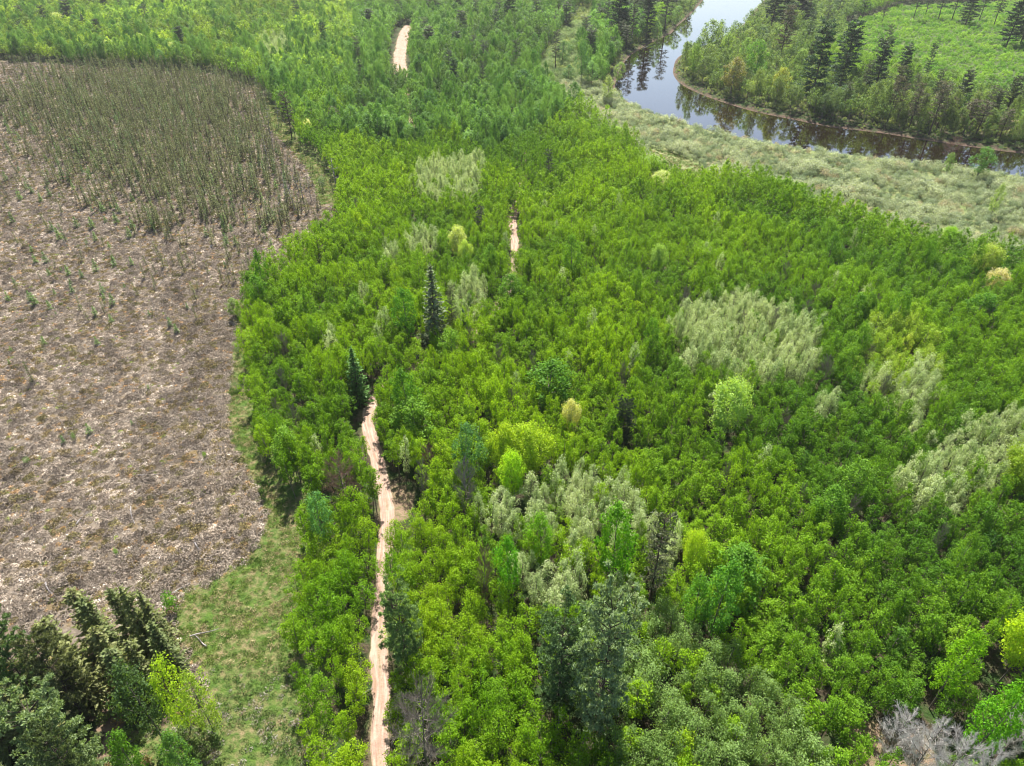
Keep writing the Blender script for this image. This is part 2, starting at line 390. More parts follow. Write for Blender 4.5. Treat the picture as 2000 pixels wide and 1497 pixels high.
def bare(seed, h, R, base=.25, limbs=16, twigs=14, wd=.02, up=.7, weep=0.0):
    """leafless tree: trunk mesh and a crown of twigs"""
    r = np.random.default_rng(seed); T, Cw = MB(), MB()
    z = np.linspace(0, h, 6); path = np.stack([.02 * h * np.sin(z / h * 4 + seed), .02 * h * np.cos(z / h * 3), z], 1)
    tube(T, path, h * .012 * (1 - z / h * .93) + .012)
    for i in range(limbs):
        t = (i + r.random()) / limbs; zc = h * (base + (1 - base) * t * .95)
        prof = math.sin(math.pi * (.2 + .75 * t)) ** .6; L = R * prof * r.uniform(.6, 1.1); a = i * 2.4 + r.normal() * .4
        s = np.array([np.interp(zc, z, path[:, 0]), np.interp(zc, z, path[:, 1]), zc])
        e = s + np.array([math.cos(a) * L, math.sin(a) * L, up * L * r.uniform(.5, 1.2) - weep * L])
        mid = (s + e) / 2 + np.array([0, 0, -.1 * L * up + .25 * weep * L]); tube(T, [s, mid, e], [wd * 2.2, wd * 1.5, wd * .7], 3)
        if twigs:
            u = r.uniform(.25, 1, twigs)[:, None]; a0 = s + (e - s) * u
            b0 = a0 + unit(unit(e - s) * .8 + r.normal(size=(twigs, 3)) * .7 + np.array([0, 0, .35 - weep * 1.2])) * L * r.uniform(.18, .42, (twigs, 1))
            sticks(Cw, a0, b0, wd * .55, r)
            a1 = b0 - (b0 - a0) * r.uniform(.1, .6, (twigs, 1)); b1 = a1 + unit(b0 - a0 + r.normal(size=(twigs, 3)) * L * .25) * L * r.uniform(.1, .25, (twigs, 1))
            sticks(Cw, a1, b1, wd * .45, r)
    return T, Cw

def shrub(seed, R, h, n, leaf, stems=6, lumps=5):
    r = np.random.default_rng(seed); T, Cw = MB(), MB()
    ce = np.stack([r.normal(size=lumps) * R * .42, r.normal(size=lumps) * R * .42, np.full(lumps, h * .3) * r.uniform(.7, 1.6, lumps)], 1)
    for i in range(stems):
        a = r.uniform(0, 6.28); e = np.array([math.cos(a) * R * .6, math.sin(a) * R * .6, h * r.uniform(.6, .95)])
        tube(T, [(e[0] * .1, e[1] * .1, 0), e * np.array([.45, .45, .55]), e], [.035, .025, .01], 3)
    for c0 in ce:
        k = n // lumps; d = unit(r.normal(size=(k, 3))); d[:, 2] = np.abs(d[:, 2]) * 1.1 - .15
        rr = (r.random(k) ** .4)[:, None]
        c = c0 + d * rr * np.array([R * .6, R * .6, h * .6]); c[:, 2] = np.maximum(c[:, 2], .05)
        cards(Cw, c, d * .7 + np.array([0, 0, .5]) + r.normal(size=(k, 3)) * .5, leaf * r.uniform(.6, 1.4, k), leaf * .55, r, shade=np.clip(r.normal(.5, .25, k), 0, 1))
    return T, Cw

def tuft(seed, R, h, n, wd, lf=.6):
    """grass or heath tuft: blades from the base outward"""
    r = np.random.default_rng(seed); Cw = MB()
    a = r.uniform(0, 6.28, n); rr = R * np.sqrt(r.random(n)); base = np.stack([np.cos(a) * rr * .7, np.sin(a) * rr * .7, np.zeros(n)], 1)
    dome = np.sqrt(np.maximum(.06, 1 - (rr / R) ** 2)); top = np.stack([np.cos(a) * rr * 1.15, np.sin(a) * rr * 1.15, h * dome * r.uniform(.7, 1.15, n)], 1)
    c = base * .35 + top * .65
    cards(Cw, c, np.stack([np.cos(a) * .6, np.sin(a) * .6, np.full(n, .6)], 1) + r.normal(size=(n, 3)) * .5, np.linalg.norm(top - base, axis=1) * lf + .08, wd, r, top - base + r.normal(size=(n, 3)) * .15 * R, shade=r.random(n))
    return Cw

# ------------------------------------------------------------------ objects
def tag(o, label=None, cat=None, group=None, kind=None):
    if label: o["label"] = label
    if cat: o["category"] = cat
    if group: o["group"] = group
    if kind: o["kind"] = kind
    return o

def empty(name, loc, rz=0., s=(1, 1, 1)):
    o = bpy.data.objects.new(name, None); COL.objects.link(o); o.location = loc; o.rotation_euler = (0, 0, rz); o.scale = s; o.empty_display_size = .5
    return o

def part(name, me, parent, tint=None):
    o = bpy.data.objects.new(name, me); COL.objects.link(o); o.parent = parent
    if tint is not None: o["tint"] = [float(t) for t in tint]
    return o

# ground sheet: fine inside the view, coarse out to the horizon
def axis(a, b, step, far0, far1):
    m = np.arange(a, b, step); l = a - np.geomspace(step, a - far0, 18)[::-1]; h_ = m[-1] + np.geomspace(step, far1 - m[-1], 18)
    return np.concatenate([l, m, h_])
gx = axis(-430, 470, 1.4, -4000, 4000); gy = axis(8, 720, 1.4, -3000, 5000)
X, Y = np.meshgrid(gx, gy); X = X.ravel(); Y = Y.ravel()
RD = river_d(X, Y); Z = gz(X, Y, RD); PX, PY = proj(X, Y)
front = Y > 5
g = bpy.data.meshes.new("ground"); nx, ny = len(gx), len(gy)
i = (np.arange(ny - 1)[:, None] * nx + np.arange(nx - 1)[None]).ravel()
gm = MB(); gm.add(np.stack([X, Y, Z], 1), np.stack([i, i + 1, i + nx + 1, i + nx], 1)); g = gm.mesh("ground", [ground_material()], True)
zc = np.zeros((len(X), 4), np.float32); zb = np.zeros((len(X), 4), np.float32)
zc[:, 0] = inside(PX, PY, BOG) & front & ~inside(PX, PY, [(-200, 1290), (60, 1300), (200, 1280), (330, 1300), (400, 1430), (420, 1700), (-400, 1700)]); zc[:, 1] = (inside(PX, PY, FEN) | inside(PX, PY, FEN2)) & front
sand = np.zeros(len(X))
for k, (pts, hw, clr) in TR_W.items():
    if k == 'ditch': continue
    sand = np.maximum(sand, .5 * (seg_dist(X, Y, pts) < hw + .8))
for p in PATCHES: sand = np.maximum(sand, inside(PX, PY, p) * 1.0)
zc[:, 2] = sand * front
zb[:, 0] = (inside(PX, PY, WILLOW) | inside(PX, PY, MEADOW)) & front; zb[:, 1] = np.clip(1 - (RD - .4) / (1.2 + 1.1 * make_field(70, 9)(X, Y)).clip(.3), 0, 1); zb[:, 2] = inside(PX, PY, REGROW) & front
for nm, arr in (("zone", zc), ("zone_b", zb)):
    a = g.attributes.new(nm, 'FLOAT_COLOR', 'POINT'); a.data.foreach_set("color", arr.ravel())
go = bpy.data.objects.new("ground", g); COL.objects.link(go); tag(go, kind='structure')

# river
rv = bpy.data.meshes.new("river"); cen_line = None
import mathutils
P = [Vector((p[0], p[1], 0)) for p in RIV_W]
out_poly = []
for k in range(len(P)):
    d = (P[(k + 1) % len(P)] - P[k - 1]); nrm = Vector((d.y, -d.x, 0)).normalized(); out_poly.append(P[k] + nrm * 1.2)
area = sum(P[k].x * P[(k + 1) % len(P)].y - P[(k + 1) % len(P)].x * P[k].y for k in range(len(P)))
if area < 0: out_poly = [2 * P[k] - out_poly[k] for k in range(len(P))]
tris = mathutils.geometry.tessellate_polygon([out_poly])
rv.from_pydata([(p.x, p.y, RIVER_Z) for p in out_poly], [], [tuple(t) for t in tris]); rv.materials.append(water_material()); rv.update()
if rv.polygons[0].normal.z < 0: rv.flip_normals()
ro = bpy.data.objects.new("river", rv); COL.objects.link(ro); tag(ro, kind='structure')

# sandy tracks
M_SAND = sand_material(); ef1 = make_field(21, 5.0); ef2 = make_field(22, 1.6); ruts = make_field(23, 14)
def track(name, key, width_mul=1.0):
    pts, hw, clr = TR_W[key]; d = unit(np.gradient(pts, axis=0)); nr = np.stack([-d[:, 1], d[:, 0]], 1)
    n = 13; u = np.linspace(-1, 1, n); mb = MB(); V = []; wear = []; lane = []; arc = np.concatenate([[0], np.cumsum(np.linalg.norm(np.diff(pts, axis=0), axis=1))])
    for j in range(n):
        s = np.sign(u[j]) if abs(u[j]) > .8 else 0
        e = hw * width_mul * (1 + .12 * ef1(pts[:, 0] + 40 * s, pts[:, 1]) + .07 * ef2(pts[:, 0], pts[:, 1] + 30 * s))
        q = pts + nr * (u[j] * np.clip(e, hw * .45, hw * 1.7))[:, None]
        zz = gz(q[:, 0], q[:, 1]) + .07 - .05 * math.exp(-((abs(u[j]) - .55) / .22) ** 2) - .05 * (abs(u[j]) > .95)
        lane.append(np.column_stack([np.full(len(pts), u[j] * hw), arc, 0 * arc]))
        V.append(np.column_stack([q, zz])); wear.append(np.clip((.75 * math.exp(-(u[j] / .16) ** 2)) * (.3 + .7 * ruts(q[:, 0], q[:, 1])) + (1.0 if abs(u[j]) > .95 else .0), 0, 1))
    m = len(pts); V = np.stack(V, 1).reshape(-1, 3); i = (np.arange(m - 1)[:, None] * n + np.arange(n - 1)[None]).ravel()
    mb.add(V, np.stack([i, i + 1, i + n + 1, i + n], 1)); me = mb.mesh(name, [M_SAND], True)
    a = me.attributes.new("wear", 'FLOAT', 'POINT'); a.data.foreach_set("value", np.stack(wear, 1).ravel().astype(np.float32))
    a = me.attributes.new("lane", 'FLOAT_VECTOR', 'POINT'); a.data.foreach_set("vector", np.stack(lane, 1).ravel().astype(np.float32))
    o = bpy.data.objects.new(name, me); COL.objects.link(o); return tag(o, kind='structure')
track("sandy_track", 'main'); track("sandy_track", 'far')

# ------------------------------------------------------------------ prototypes
class Kind:
    def __init__(self, name, variants, mats):
        """variants: list of (trunk, crown) builders, mats: (leaf, bark)"""
        self.name, self.mats, self.parts, self.joined = name, mats, [], []
        self.col = bpy.data.collections.new(name + "_sources")
        for q, (T, Cw) in enumerate(variants):
            tm = T.mesh(f"{name}_trunk", [mats[1]], True) if T is not None and T.n else None; cm = Cw.mesh(f"{name}_crown", [mats[0]])
            self.parts.append((tm, cm))
            J = MB().join(Cw, 0)
            if tm: J.join(T, 1)
            jm = J.mesh(name, [mats[0], mats[1]])
            self.joined.append(jm); self.col.objects.link(bpy.data.objects.new(f"{name}_{q:02d}", jm))

def scatter(name, kind, xyz, idx, rz, scl, tint, label, cat, tilt=0.04, seed=0):
    """one stuff object: points that carry a copy of one of the kind's meshes"""
    k = len(xyz); r = np.random.default_rng(seed)
    me = bpy.data.meshes.new(name); me.vertices.add(k); me.vertices.foreach_set("co", np.asarray(xyz, np.float32).ravel())
    a = me.attributes.new("idx", 'INT', 'POINT'); a.data.foreach_set("value", np.asarray(idx, np.int32))
    rot = np.column_stack([r.normal(size=k) * tilt, r.normal(size=k) * tilt, rz]).astype(np.float32)
    a = me.attributes.new("rot", 'FLOAT_VECTOR', 'POINT'); a.data.foreach_set("vector", rot.ravel())
    a = me.attributes.new("scl", 'FLOAT_VECTOR', 'POINT'); a.data.foreach_set("vector", np.asarray(scl, np.float32).ravel())
    a = me.attributes.new("tint", 'FLOAT_COLOR', 'POINT'); a.data.foreach_set("color", np.column_stack([tint, np.ones(k)]).astype(np.float32).ravel())
    me.update()
    o = bpy.data.objects.new(name, me); COL.objects.link(o)
    ng = bpy.data.node_groups.new(name, 'GeometryNodeTree')
    ng.interface.new_socket("Geometry", in_out='INPUT', socket_type='NodeSocketGeometry'); ng.interface.new_socket("Geometry", in_out='OUTPUT', socket_type='NodeSocketGeometry')
    gi, go_ = ng.nodes.new("NodeGroupInput"), ng.nodes.new("NodeGroupOutput")
    ci = ng.nodes.new("GeometryNodeCollectionInfo"); ci.inputs["Collection"].default_value = kind.col; ci.inputs["Separate Children"].default_value = True; ci.inputs["Reset Children"].default_value = True
    ip = ng.nodes.new("GeometryNodeInstanceOnPoints"); ip.inputs["Pick Instance"].default_value = True
    def na(nm, ty):
        x = ng.nodes.new("GeometryNodeInputNamedAttribute"); x.data_type = ty; x.inputs["Name"].default_value = nm; return x.outputs[0]
    er = ng.nodes.new("FunctionNodeEulerToRotation")
    L = ng.links.new
    L(gi.outputs[0], ip.inputs["Points"]); L(ci.outputs[0], ip.inputs["Instance"]); L(na("idx", 'INT'), ip.inputs["Instance Index"])
    L(na("rot", 'FLOAT_VECTOR'), er.inputs[0]); L(er.outputs[0], ip.inputs["Rotation"]); L(na("scl", 'FLOAT_VECTOR'), ip.inputs["Scale"]); L(ip.outputs[0], go_.inputs[0])
    md = o.modifiers.new("scatter", 'NODES'); md.node_group = ng
    return tag(o, label, cat, kind='stuff')

R0 = np.random.default_rng(7)
# young trees: near and far meshes of the same kinds
ASPEN = Kind("aspen_tree", [broadleaf(100 + q, 8.5, 1.5, 2.8, 28, 40, .225, 1.05, q % 2 == 0, fill=.31) for q in range(6)] +
             [broadleaf(120 + q, 8.5, 1.55, 3.0, 20, 26, .31, 1.05, q % 2 == 0, limbs=3, fill=.31) for q in range(6)] + [broadleaf(140 + q, 8.5, 1.55, 3.0, 12, 28, .36, 1.3, limbs=0) for q in range(5)], (M_LEAF, M_BARK))
BIRCH = Kind("birch_tree", [broadleaf(200 + q, 8.0, 1.7, 1.6, 28, 50, .20, 1.3, True, limbs=8, fill=.31) for q in range(6)], (M_LEAF, M_BARK))
ALDER = Kind("alder_tree", [broadleaf(260 + q, 8.0, 1.75, 1.6, 26, 50, .20, 1.3, limbs=8, fill=.31) for q in range(6)], (M_LEAF, M_BARK))
POPLAR = Kind("poplar_tree", [broadleaf(300 + q, 9.5, 1.6, 2.0, 26, 62, .20, 1.4, limbs=14, sparse=.2, fill=.32) for q in range(6)], (M_PALE, M_BARK))
ASH = Kind("ash_tree", [broadleaf(400 + q, 12.0, 2.7, 2.4, 64, 48, .28, 1.2, q % 2 == 0, limbs=7, fill=.25) for q in range(6)], (M_LEAF, M_BARK))
MAPLE = Kind("maple_tree", [broadleaf(450 + q, 9.5, 3.2, 3.2, 90, 80, .26, 1.0, True, limbs=10, fill=.27) for q in range(4)] + [broadleaf(470 + q, 9.5, 3.2, .8, 60, 44, .30, 1.2, q == 0, limbs=10, fill=.26, sparse=.1) for q in range(2)], (M_LEAF, M_BARK))
SHRUB = Kind("willow_shrub", [shrub(500 + q, 1.7, 2.6, 380, .27, 6, 4) for q in range(6)], (M_PALE, M_BARK))
REG = Kind("sapling", [shrub(540 + q, 1.3, 2.0, 170, .34, 3, 3) for q in range(5)], (M_LEAF, M_BARK))
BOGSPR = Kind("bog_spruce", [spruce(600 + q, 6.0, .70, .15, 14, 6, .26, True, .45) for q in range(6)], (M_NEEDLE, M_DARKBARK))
TAM = Kind("tamarack_sapling", [spruce(650 + q, 2.6, .8, .08, 9, 6, .30, False, 0, .4) for q in range(4)], (M_NEEDLE, M_BARK))
HEATH = Kind("heath_clump", [(None, tuft(700 + q, .62, .50, 130, .10, .28)) for q in range(5)] + [(None, tuft(720 + q, .30, .26, 40, .08, .3)) for q in range(4)], (M_HEATH, M_BARK))
SEDGE = Kind("sedge_tuft", [(None, tuft(740 + q, .5, .5, 40, .07)) for q in range(5)], (M_SEDGE, M_BARK))
PINE = Kind("pine_tree", [pine(800 + q, 20, 3.6, .12, 17, 7, .75, 20, .55, .05) for q in range(4)] + [pine(820 + q, 20, 3.0, .32, 14, 6, .65, 13, .40, .15) for q in range(4)], (M_NEEDLE, M_DARKBARK))
BIGPINE = Kind("pine_tree", [pine(840 + q, 13, 3.6, .12, 14, 8, .42, 40, .22, .04) for q in range(3)], (M_NEEDLE, M_DARKBARK))
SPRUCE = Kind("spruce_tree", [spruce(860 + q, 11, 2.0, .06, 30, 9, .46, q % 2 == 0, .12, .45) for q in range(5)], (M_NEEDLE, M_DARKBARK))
SNAG = Kind("dead_tree", [bare(900 + q, 6, .8, .3, 12, 3, .018, .3) for q in range(5)], (M_DEAD, M_DEAD))
BARE = Kind("bare_tree", [bare(920 + q, 8, 2.4, .15, 34, 60, .017, .75) for q in range(4)], (M_TWIG, M_BARK))

# ------------------------------------------------------------------ singled-out trees
INDIV = []                   # (object, kind word, x, y, look word) for labels
TAKEN = []                   # (x, y, radius) kept free of the young stand
LANDMARKS = []               # (short name, x, y)
def height_for(x, y, z0, ty):
    """height whose top shows at photo row ty"""
    v = (CY - ty) / FPX
    # (y*st + (z-H)*ct) = v * (y*ct - (z-H)*st)
    zh = (v * y * ct - y * st) / (ct + v * st)
    return zh + CAMH - z0

def put(kind, q, x, y, h, r, tint, name=None, label=None, cat="tree", group=None, proto_h=None, proto_r=None, leaf_name="crown", rz=None, lean=(0, 0), tmat=None):
    z = float(gz(np.array([x]), np.array([y]))[0])
    tm, cm = kind.parts[q]
    root = empty(name or kind.name, (x, y, z - .05), R0.uniform(0, 6.28) if rz is None else rz, (r / proto_r, r / proto_r, h / proto_h))
    root.rotation_euler[0], root.rotation_euler[1] = lean
    if tm: part("trunk", tm, root)
    if cm: part(leaf_name, cm, root, tint)
    return tag(root, label, cat, group)

PH = {id(ASPEN): (8.5, 1.55), id(BIRCH): (8, 1.85), id(ALDER): (8, 1.9), id(POPLAR): (9.5, 1.75), id(ASH): (12, 2.9), id(MAPLE): (9.5, 3.3), id(SHRUB): (2.3, 1.7), id(BOGSPR): (6, .62), id(TAM): (2.6, .8),
      id(PINE): (20, 3.8), id(BIGPINE): (13, 3.8), id(SPRUCE): (11, 2.0), id(SNAG): (6, .8), id(BARE): (8, 2.6)}
NV = {}
def special(kind, bx, by, ty, hwpx, tint, label, cat="tree", short=None, q=None, name=None, group=None, clear=1.0, leaf_name="crown", stood=True):
    if stood and by > 400 and bx > 560: by += 3.6 * ct * (by + 221) / CAMH * .85
    x, y = map(float, at(bx, by)); z = float(gz(np.array([x]), np.array([y]))[0])
    h = max(1.0, height_for(x, y, z, ty)); dist = y * ct + CAMH * st; r = hwpx * dist / FPX
    NV[id(kind)] = NV.get(id(kind), -1) + 1
    if q is None: q = NV[id(kind)] % (4 if kind is MAPLE else len(kind.parts))
    if kind is MAPLE: tint = (tint[0] * .88, tint[1] * .92, tint[2] * 1.25)
    ph, pr = PH[id(kind)]
    o = put(kind, q, x, y, h, r, tint, name, label, cat, group, ph, pr, leaf_name)
    TAKEN.append((x, y, r * (1.05 if kind is MAPLE else .8) * clear)); 
    if short: LANDMARKS.append((short, x, y))
    return o

YEL, PALEY, LIMEY = (.24, .27, .02), (.30, .33, .11), (.20, .27, .015)
DKN, BRN, PNG, BLU = (.045, .075, .036), (.11, .105, .07), (.075, .115, .045), (.06, .13, .055)
GRY, PALEG = (.17, .21, .10), (.20, .25, .11)
# maples and other light round crowns
special(MAPLE, 1405, 838, 744, 42, (.215, .30, .06), "bright pale-yellow round-crowned maple alone in the dark green stand", short="the lone pale-yellow maple")
special(MAPLE, 985, 908, 830, 31, LIMEY, "left half of the pair of yellow-green maples behind the pale poplars", short="the paired yellow-green maples")
special(MAPLE, 1034, 915, 832, 44, LIMEY, "right and wider of the paired yellow-green maples behind the pale poplars")
special(MAPLE, 998, 955, 885, 30, (.22, .34, .015), "small vivid lime maple in front of the yellow-green pair", short="the small vivid lime maple")
special(MAPLE, 1340, 1098, 1034, 26, (.24, .32, .02), "small lime-yellow maple beside the thin open pine", short="the small lime-yellow maple")
special(MAPLE, 1948, 1288, 1180, 52, (.22, .30, .012), "large round lime-yellow maple at the right edge", short="the large lime-yellow maple on the right")
special(MAPLE, 1962, 955, 868, 46, (.14, .20, .015), "olive-yellow maple at the right edge among the whitish poplars", short="the olive-yellow maple")
special(MAPLE, 1280, 526, 478, 20, (.17, .25, .05), "small pale-topped maple alone in the middle of the green stand", short="the small pale-topped maple")
special(MAPLE, 896, 494, 444, 22, PALEY, "pale cream-green maple left of the upper track opening", short="the pale cream-green maple")
special(MAPLE, 911, 512, 470, 16, (.24, .31, .06), "smaller greener maple just in front of the cream-green one")
special(MAPLE, 1905, 532, 478, 28, (.22, .27, .05), "yellow-green maple near the right edge below the willows", short="the yellow-green maple by the willows")
special(MAPLE, 1932, 562, 527, 24, (.36, .33, .16), "cream blossoming low maple at the right edge", short="the cream blossoming maple")
special(MAPLE, 1842, 470, 442, 18, (.16, .27, .02), "small lime maple at the edge of the pale willows")
special(MAPLE, 1112, 834, 782, 20, (.34, .33, .13), "cream-yellow small maple in the middle of the dark green stand", short="the cream-yellow small maple")
special(MAPLE, 1288, 375, 335, 24, PALEY, "pale green maple at the stand's edge by the grassy clearing", short="the pale maple by the clearing")
special(MAPLE, 1205, 280, 248, 15, (.20, .28, .05), "small pale round maple at the left end of the willow flat")
special(MAPLE, 1272, 340, 305, 24, (.17, .25, .05), "olive-green round maple on the edge above the grassy clearing")
special(MAPLE, 1068, 235, 212, 13, (.22, .29, .06), "tiny yellow maple beyond the dark pines of the upper wood")
special(MAPLE, 1030, 205, 172, 15, PALEY, "small cream-topped maple behind the dark pines of the upper wood")
special(MAPLE, 372, 1425, 1284, 38, (.19, .27, .018), "yellow-lime maple beside the dark round tree in the bottom-left grove", short="the yellow-lime maple of the grove", q=4)
special(MAPLE, 417, 1428, 1312, 34, (.18, .245, .03), "thin yellow maple on the right edge of the bottom-left grove", q=5)
special(MAPLE, 605, 275, 233, 10, (.42, .42, .22), "narrow cream-flowering tree at the bog's far forest edge", short="the cream-flowering tree")
for bx, by, ty, hw, l in ((215, 108, 80, 26, "wide cream-topped tree at the far edge of the bog"), (345, 125, 83, 12, "narrow cream-topped tree at the far edge of the bog"), (120, 60, 25, 16, "pale round tree beside the dark spruce in the far left wood"),
                          (280, 92, 66, 11, "small cream-crowned tree in the far left wood"), (660, 30, 15, 10, "tiny pale-crowned tree at the top of the far wood")):
    special(MAPLE, bx, by, ty, hw, (.30, .33, .14), l)
# conifers
special(BIGPINE, 1160, 1396, 1180, 58, (.20, .27, .14), "tall blue-green white pine, biggest in the stand right of the track", short="the tall blue-green pine", q=0)
special(BIGPINE, 1088, 1345, 1215, 48, (.09, .15, .06), "dark green pine leaning against the left of the tall blue-green pine", q=1)
special(BIGPINE, 798, 1275, 1150, 40, (.15, .23, .08), "round green pine overhanging the right side of the sandy track", short="the pine overhanging the track", q=2)
special(PINE, 1266, 1148, 1010, 40, (.09, .105, .055), "thin open brownish pine with bare trunk beside the lime-yellow maple", short="the thin open pine", q=4)
special(SPRUCE, 853, 690, 520, 34, (.13, .165, .085), "dark pointed spruce standing tallest in the middle left stand", short="the dark pointed spruce", q=1, stood=False)
special(PINE, 886, 645, 560, 15, (.085, .10, .055), "thin grey-green pine just right of the dark pointed spruce", q=5)
special(SPRUCE, 703, 790, 680, 26, (.075, .16, .035), "narrow dark green cedar left of the track's bend", short="the narrow cedar at the bend", q=3, stood=False)
special(SPRUCE, 908, 658, 604, 14, (.05, .10, .03), "small green spruce at the right foot of the dark pointed spruce", q=3)
special(BIGPINE, 1212, 842, 786, 20, (.045, .065, .04), "dark blue-grey round pine in the middle of the dark green stand", short="the dark round pine")
special(PINE, 1070, 372, 294, 14, (.045, .06, .035), "dark thin pine right of the upper track", short="the dark pine by the upper track", q=5)
special(PINE, 940, 452, 404, 17, (.055, .06, .04), "sparse dark pine left of the upper track opening", q=6)
special(PINE, 570, 270, 182, 17, (.07, .068, .045), "dusky brown pine on the forest edge at the bog's far corner", short="the dusky brown pine", q=6)
special(PINE, 657, 262, 212, 18, (.075, .07, .05), "brownish round pine set back in the wood right of the dusky pine", q=7)
special(PINE, 1002, 268, 226, 16, (.05, .055, .04), "dark bushy pine beside the upper bend of the far path", q=4)
special(PINE, 976, 272, 236, 13, (.05, .06, .04), "dark pine left of the bushy one by the far path", q=5)
special(PINE, 1020, 232, 196, 13, (.045, .06, .04), "dark pine behind the bushy one by the far path", q=6)
special(PINE, 1052, 225, 196, 9, (.05, .06, .04), "slim dark pine beside the tiny yellow maple", q=7)
special(SPRUCE, 172, 72, 28, 13, DKN, "dark blue spruce alone in the far left wood", short="the dark blue far-left spruce")
special(PINE, 212, 32, -8, 12, DKN, "dark pine at the top edge, left of its brown neighbour", q=1)
special(PINE, 243, 34, 0, 11, (.06, .055, .04), "brown-grey pine at the top edge of the far left wood", q=4)
special(PINE, 375, 34, -8, 11, (.035, .07, .035), "green pine at the top edge above the pale dirt spot", q=2)
special(PINE, 995, 58, -18, 17, DKN, "tall dark pine at the top beside the sandy gap", short="the tall pine at the top", q=0)
special(PINE, 975, 52, 0, 12, (.05, .065, .04), "thinner pine left of the tall one at the top", q=5)
special(PINE, 925, 112, 70, 12, (.055, .07, .05), "grey pine in the upper wood right of the far sandy track", q=6)
special(PINE, 893, 108, 62, 14, (.05, .075, .05), "dull green pine in the upper wood right of the far sandy track", q=1)
for bx, by, ty, hw, q, tint, l in (
        (1580, 207, 46, 23, 0, (.04, .08, .04), "largest dark green pine on the far river bank"), (1640, 168, 42, 23, 1, (.042, .078, .04), "second dark green pine, right of the largest on the far bank"),
        (1700, 197, 78, 20, 2, (.05, .08, .045), "dark pine with leaning top, right of the two largest across the river"), (1522, 126, 14, 18, 5, (.085, .08, .05), "reddish brown open pine on the point across the river"),
        (1505, 58, -34, 19, 0, DKN, "dark pine at the top beside the river's right bank"), (1558, 56, -44, 18, 1, (.035, .055, .03), "dark tall pine at the top behind the reddish pine"), (1530, 60, -20, 15, 3, DKN, "dark pine between its two neighbours at the river's top bend"),
        (1632, 48, -14, 11, 4, DKN, "slender pine at the left end of the regrowth clearing"), (1683, 38, -26, 11, 5, DKN, "slender dark pine at the top of the regrowth clearing"), (1722, 46, 4, 8, 7, BRN, "small brown half-dead pine in the regrowth clearing"),
        (1783, 40, -36, 10, 4, DKN, "high-crowned pine, first of the top-right row"), (1806, 34, -36, 10, 5, DKN, "high-crowned pine, second of the top-right row"), (1832, 40, -30, 13, 6, DKN, "high-crowned pine, third of the top-right row"),
        (1858, 42, -32, 13, 7, (.04, .06, .035), "high-crowned pine, fourth of the top-right row"), (1885, 50, -22, 16, 2, DKN, "bushy dark pine, fifth of the top-right row"), (1912, 40, -36, 12, 4, DKN, "high-crowned pine, sixth of the top-right row"),
        (1940, 52, -34, 12, 5, DKN, "high-crowned pine, seventh of the top-right row"), (1965, 90, -10, 18, 1, (.03, .055, .028), "bushy dark pine at the top right, in front of the row"), (1992, 88, -24, 16, 0, DKN, "dark full pine in the top-right corner"),
        (1732, 243, 150, 13, 4, BRN, "leftmost thin brown pine in the row on the far bank"), (1748, 243, 165, 10, 5, BRN, "second thin brown pine in the row on the far bank"), (1774, 254, 165, 13, 6, BRN, "third thin brown pine in the row on the far bank"),
        (1814, 263, 164, 19, 7, BRN, "fourth and widest brown pine in the row on the far bank"), (1842, 258, 190, 10, 4, BRN, "fifth small brown pine in the row on the far bank"), (1880, 264, 196, 18, 5, (.095, .085, .06), "sixth greyish pine in the row on the far bank"),
        (1904, 266, 200, 18, 6, (.095, .085, .06), "seventh greyish pine in the row on the far bank"), (1950, 275, 215, 14, 7, BRN, "eighth pine in the row on the far bank, by the sandy patch"),
        (1205, 84, -34, 20, 1, DKN, "dark tall pine left of the river's upper reach"), (1232, 90, -4, 15, 4, (.045, .06, .04), "thin dark pine near the left bank's edge"), (1262, 78, -20, 15, 2, (.035, .06, .035), "dark pine on the left bank beside the inlet"),
        (1298, 62, -30, 15, 6, (.05, .065, .04), "dusky pine above the left bank's upper edge"), (1168, 42, 8, 8, 3, DKN, "small pointed pine left of the bank pines"), (1185, 60, -10, 12, 5, (.045, .065, .04), "dusky pine behind the left bank")):
    special(PINE, bx, by, ty, hw * 1.25, tint, l, q=q)
LANDMARKS.append(("the largest pine across the river", *map(float, at(1580, 207))))
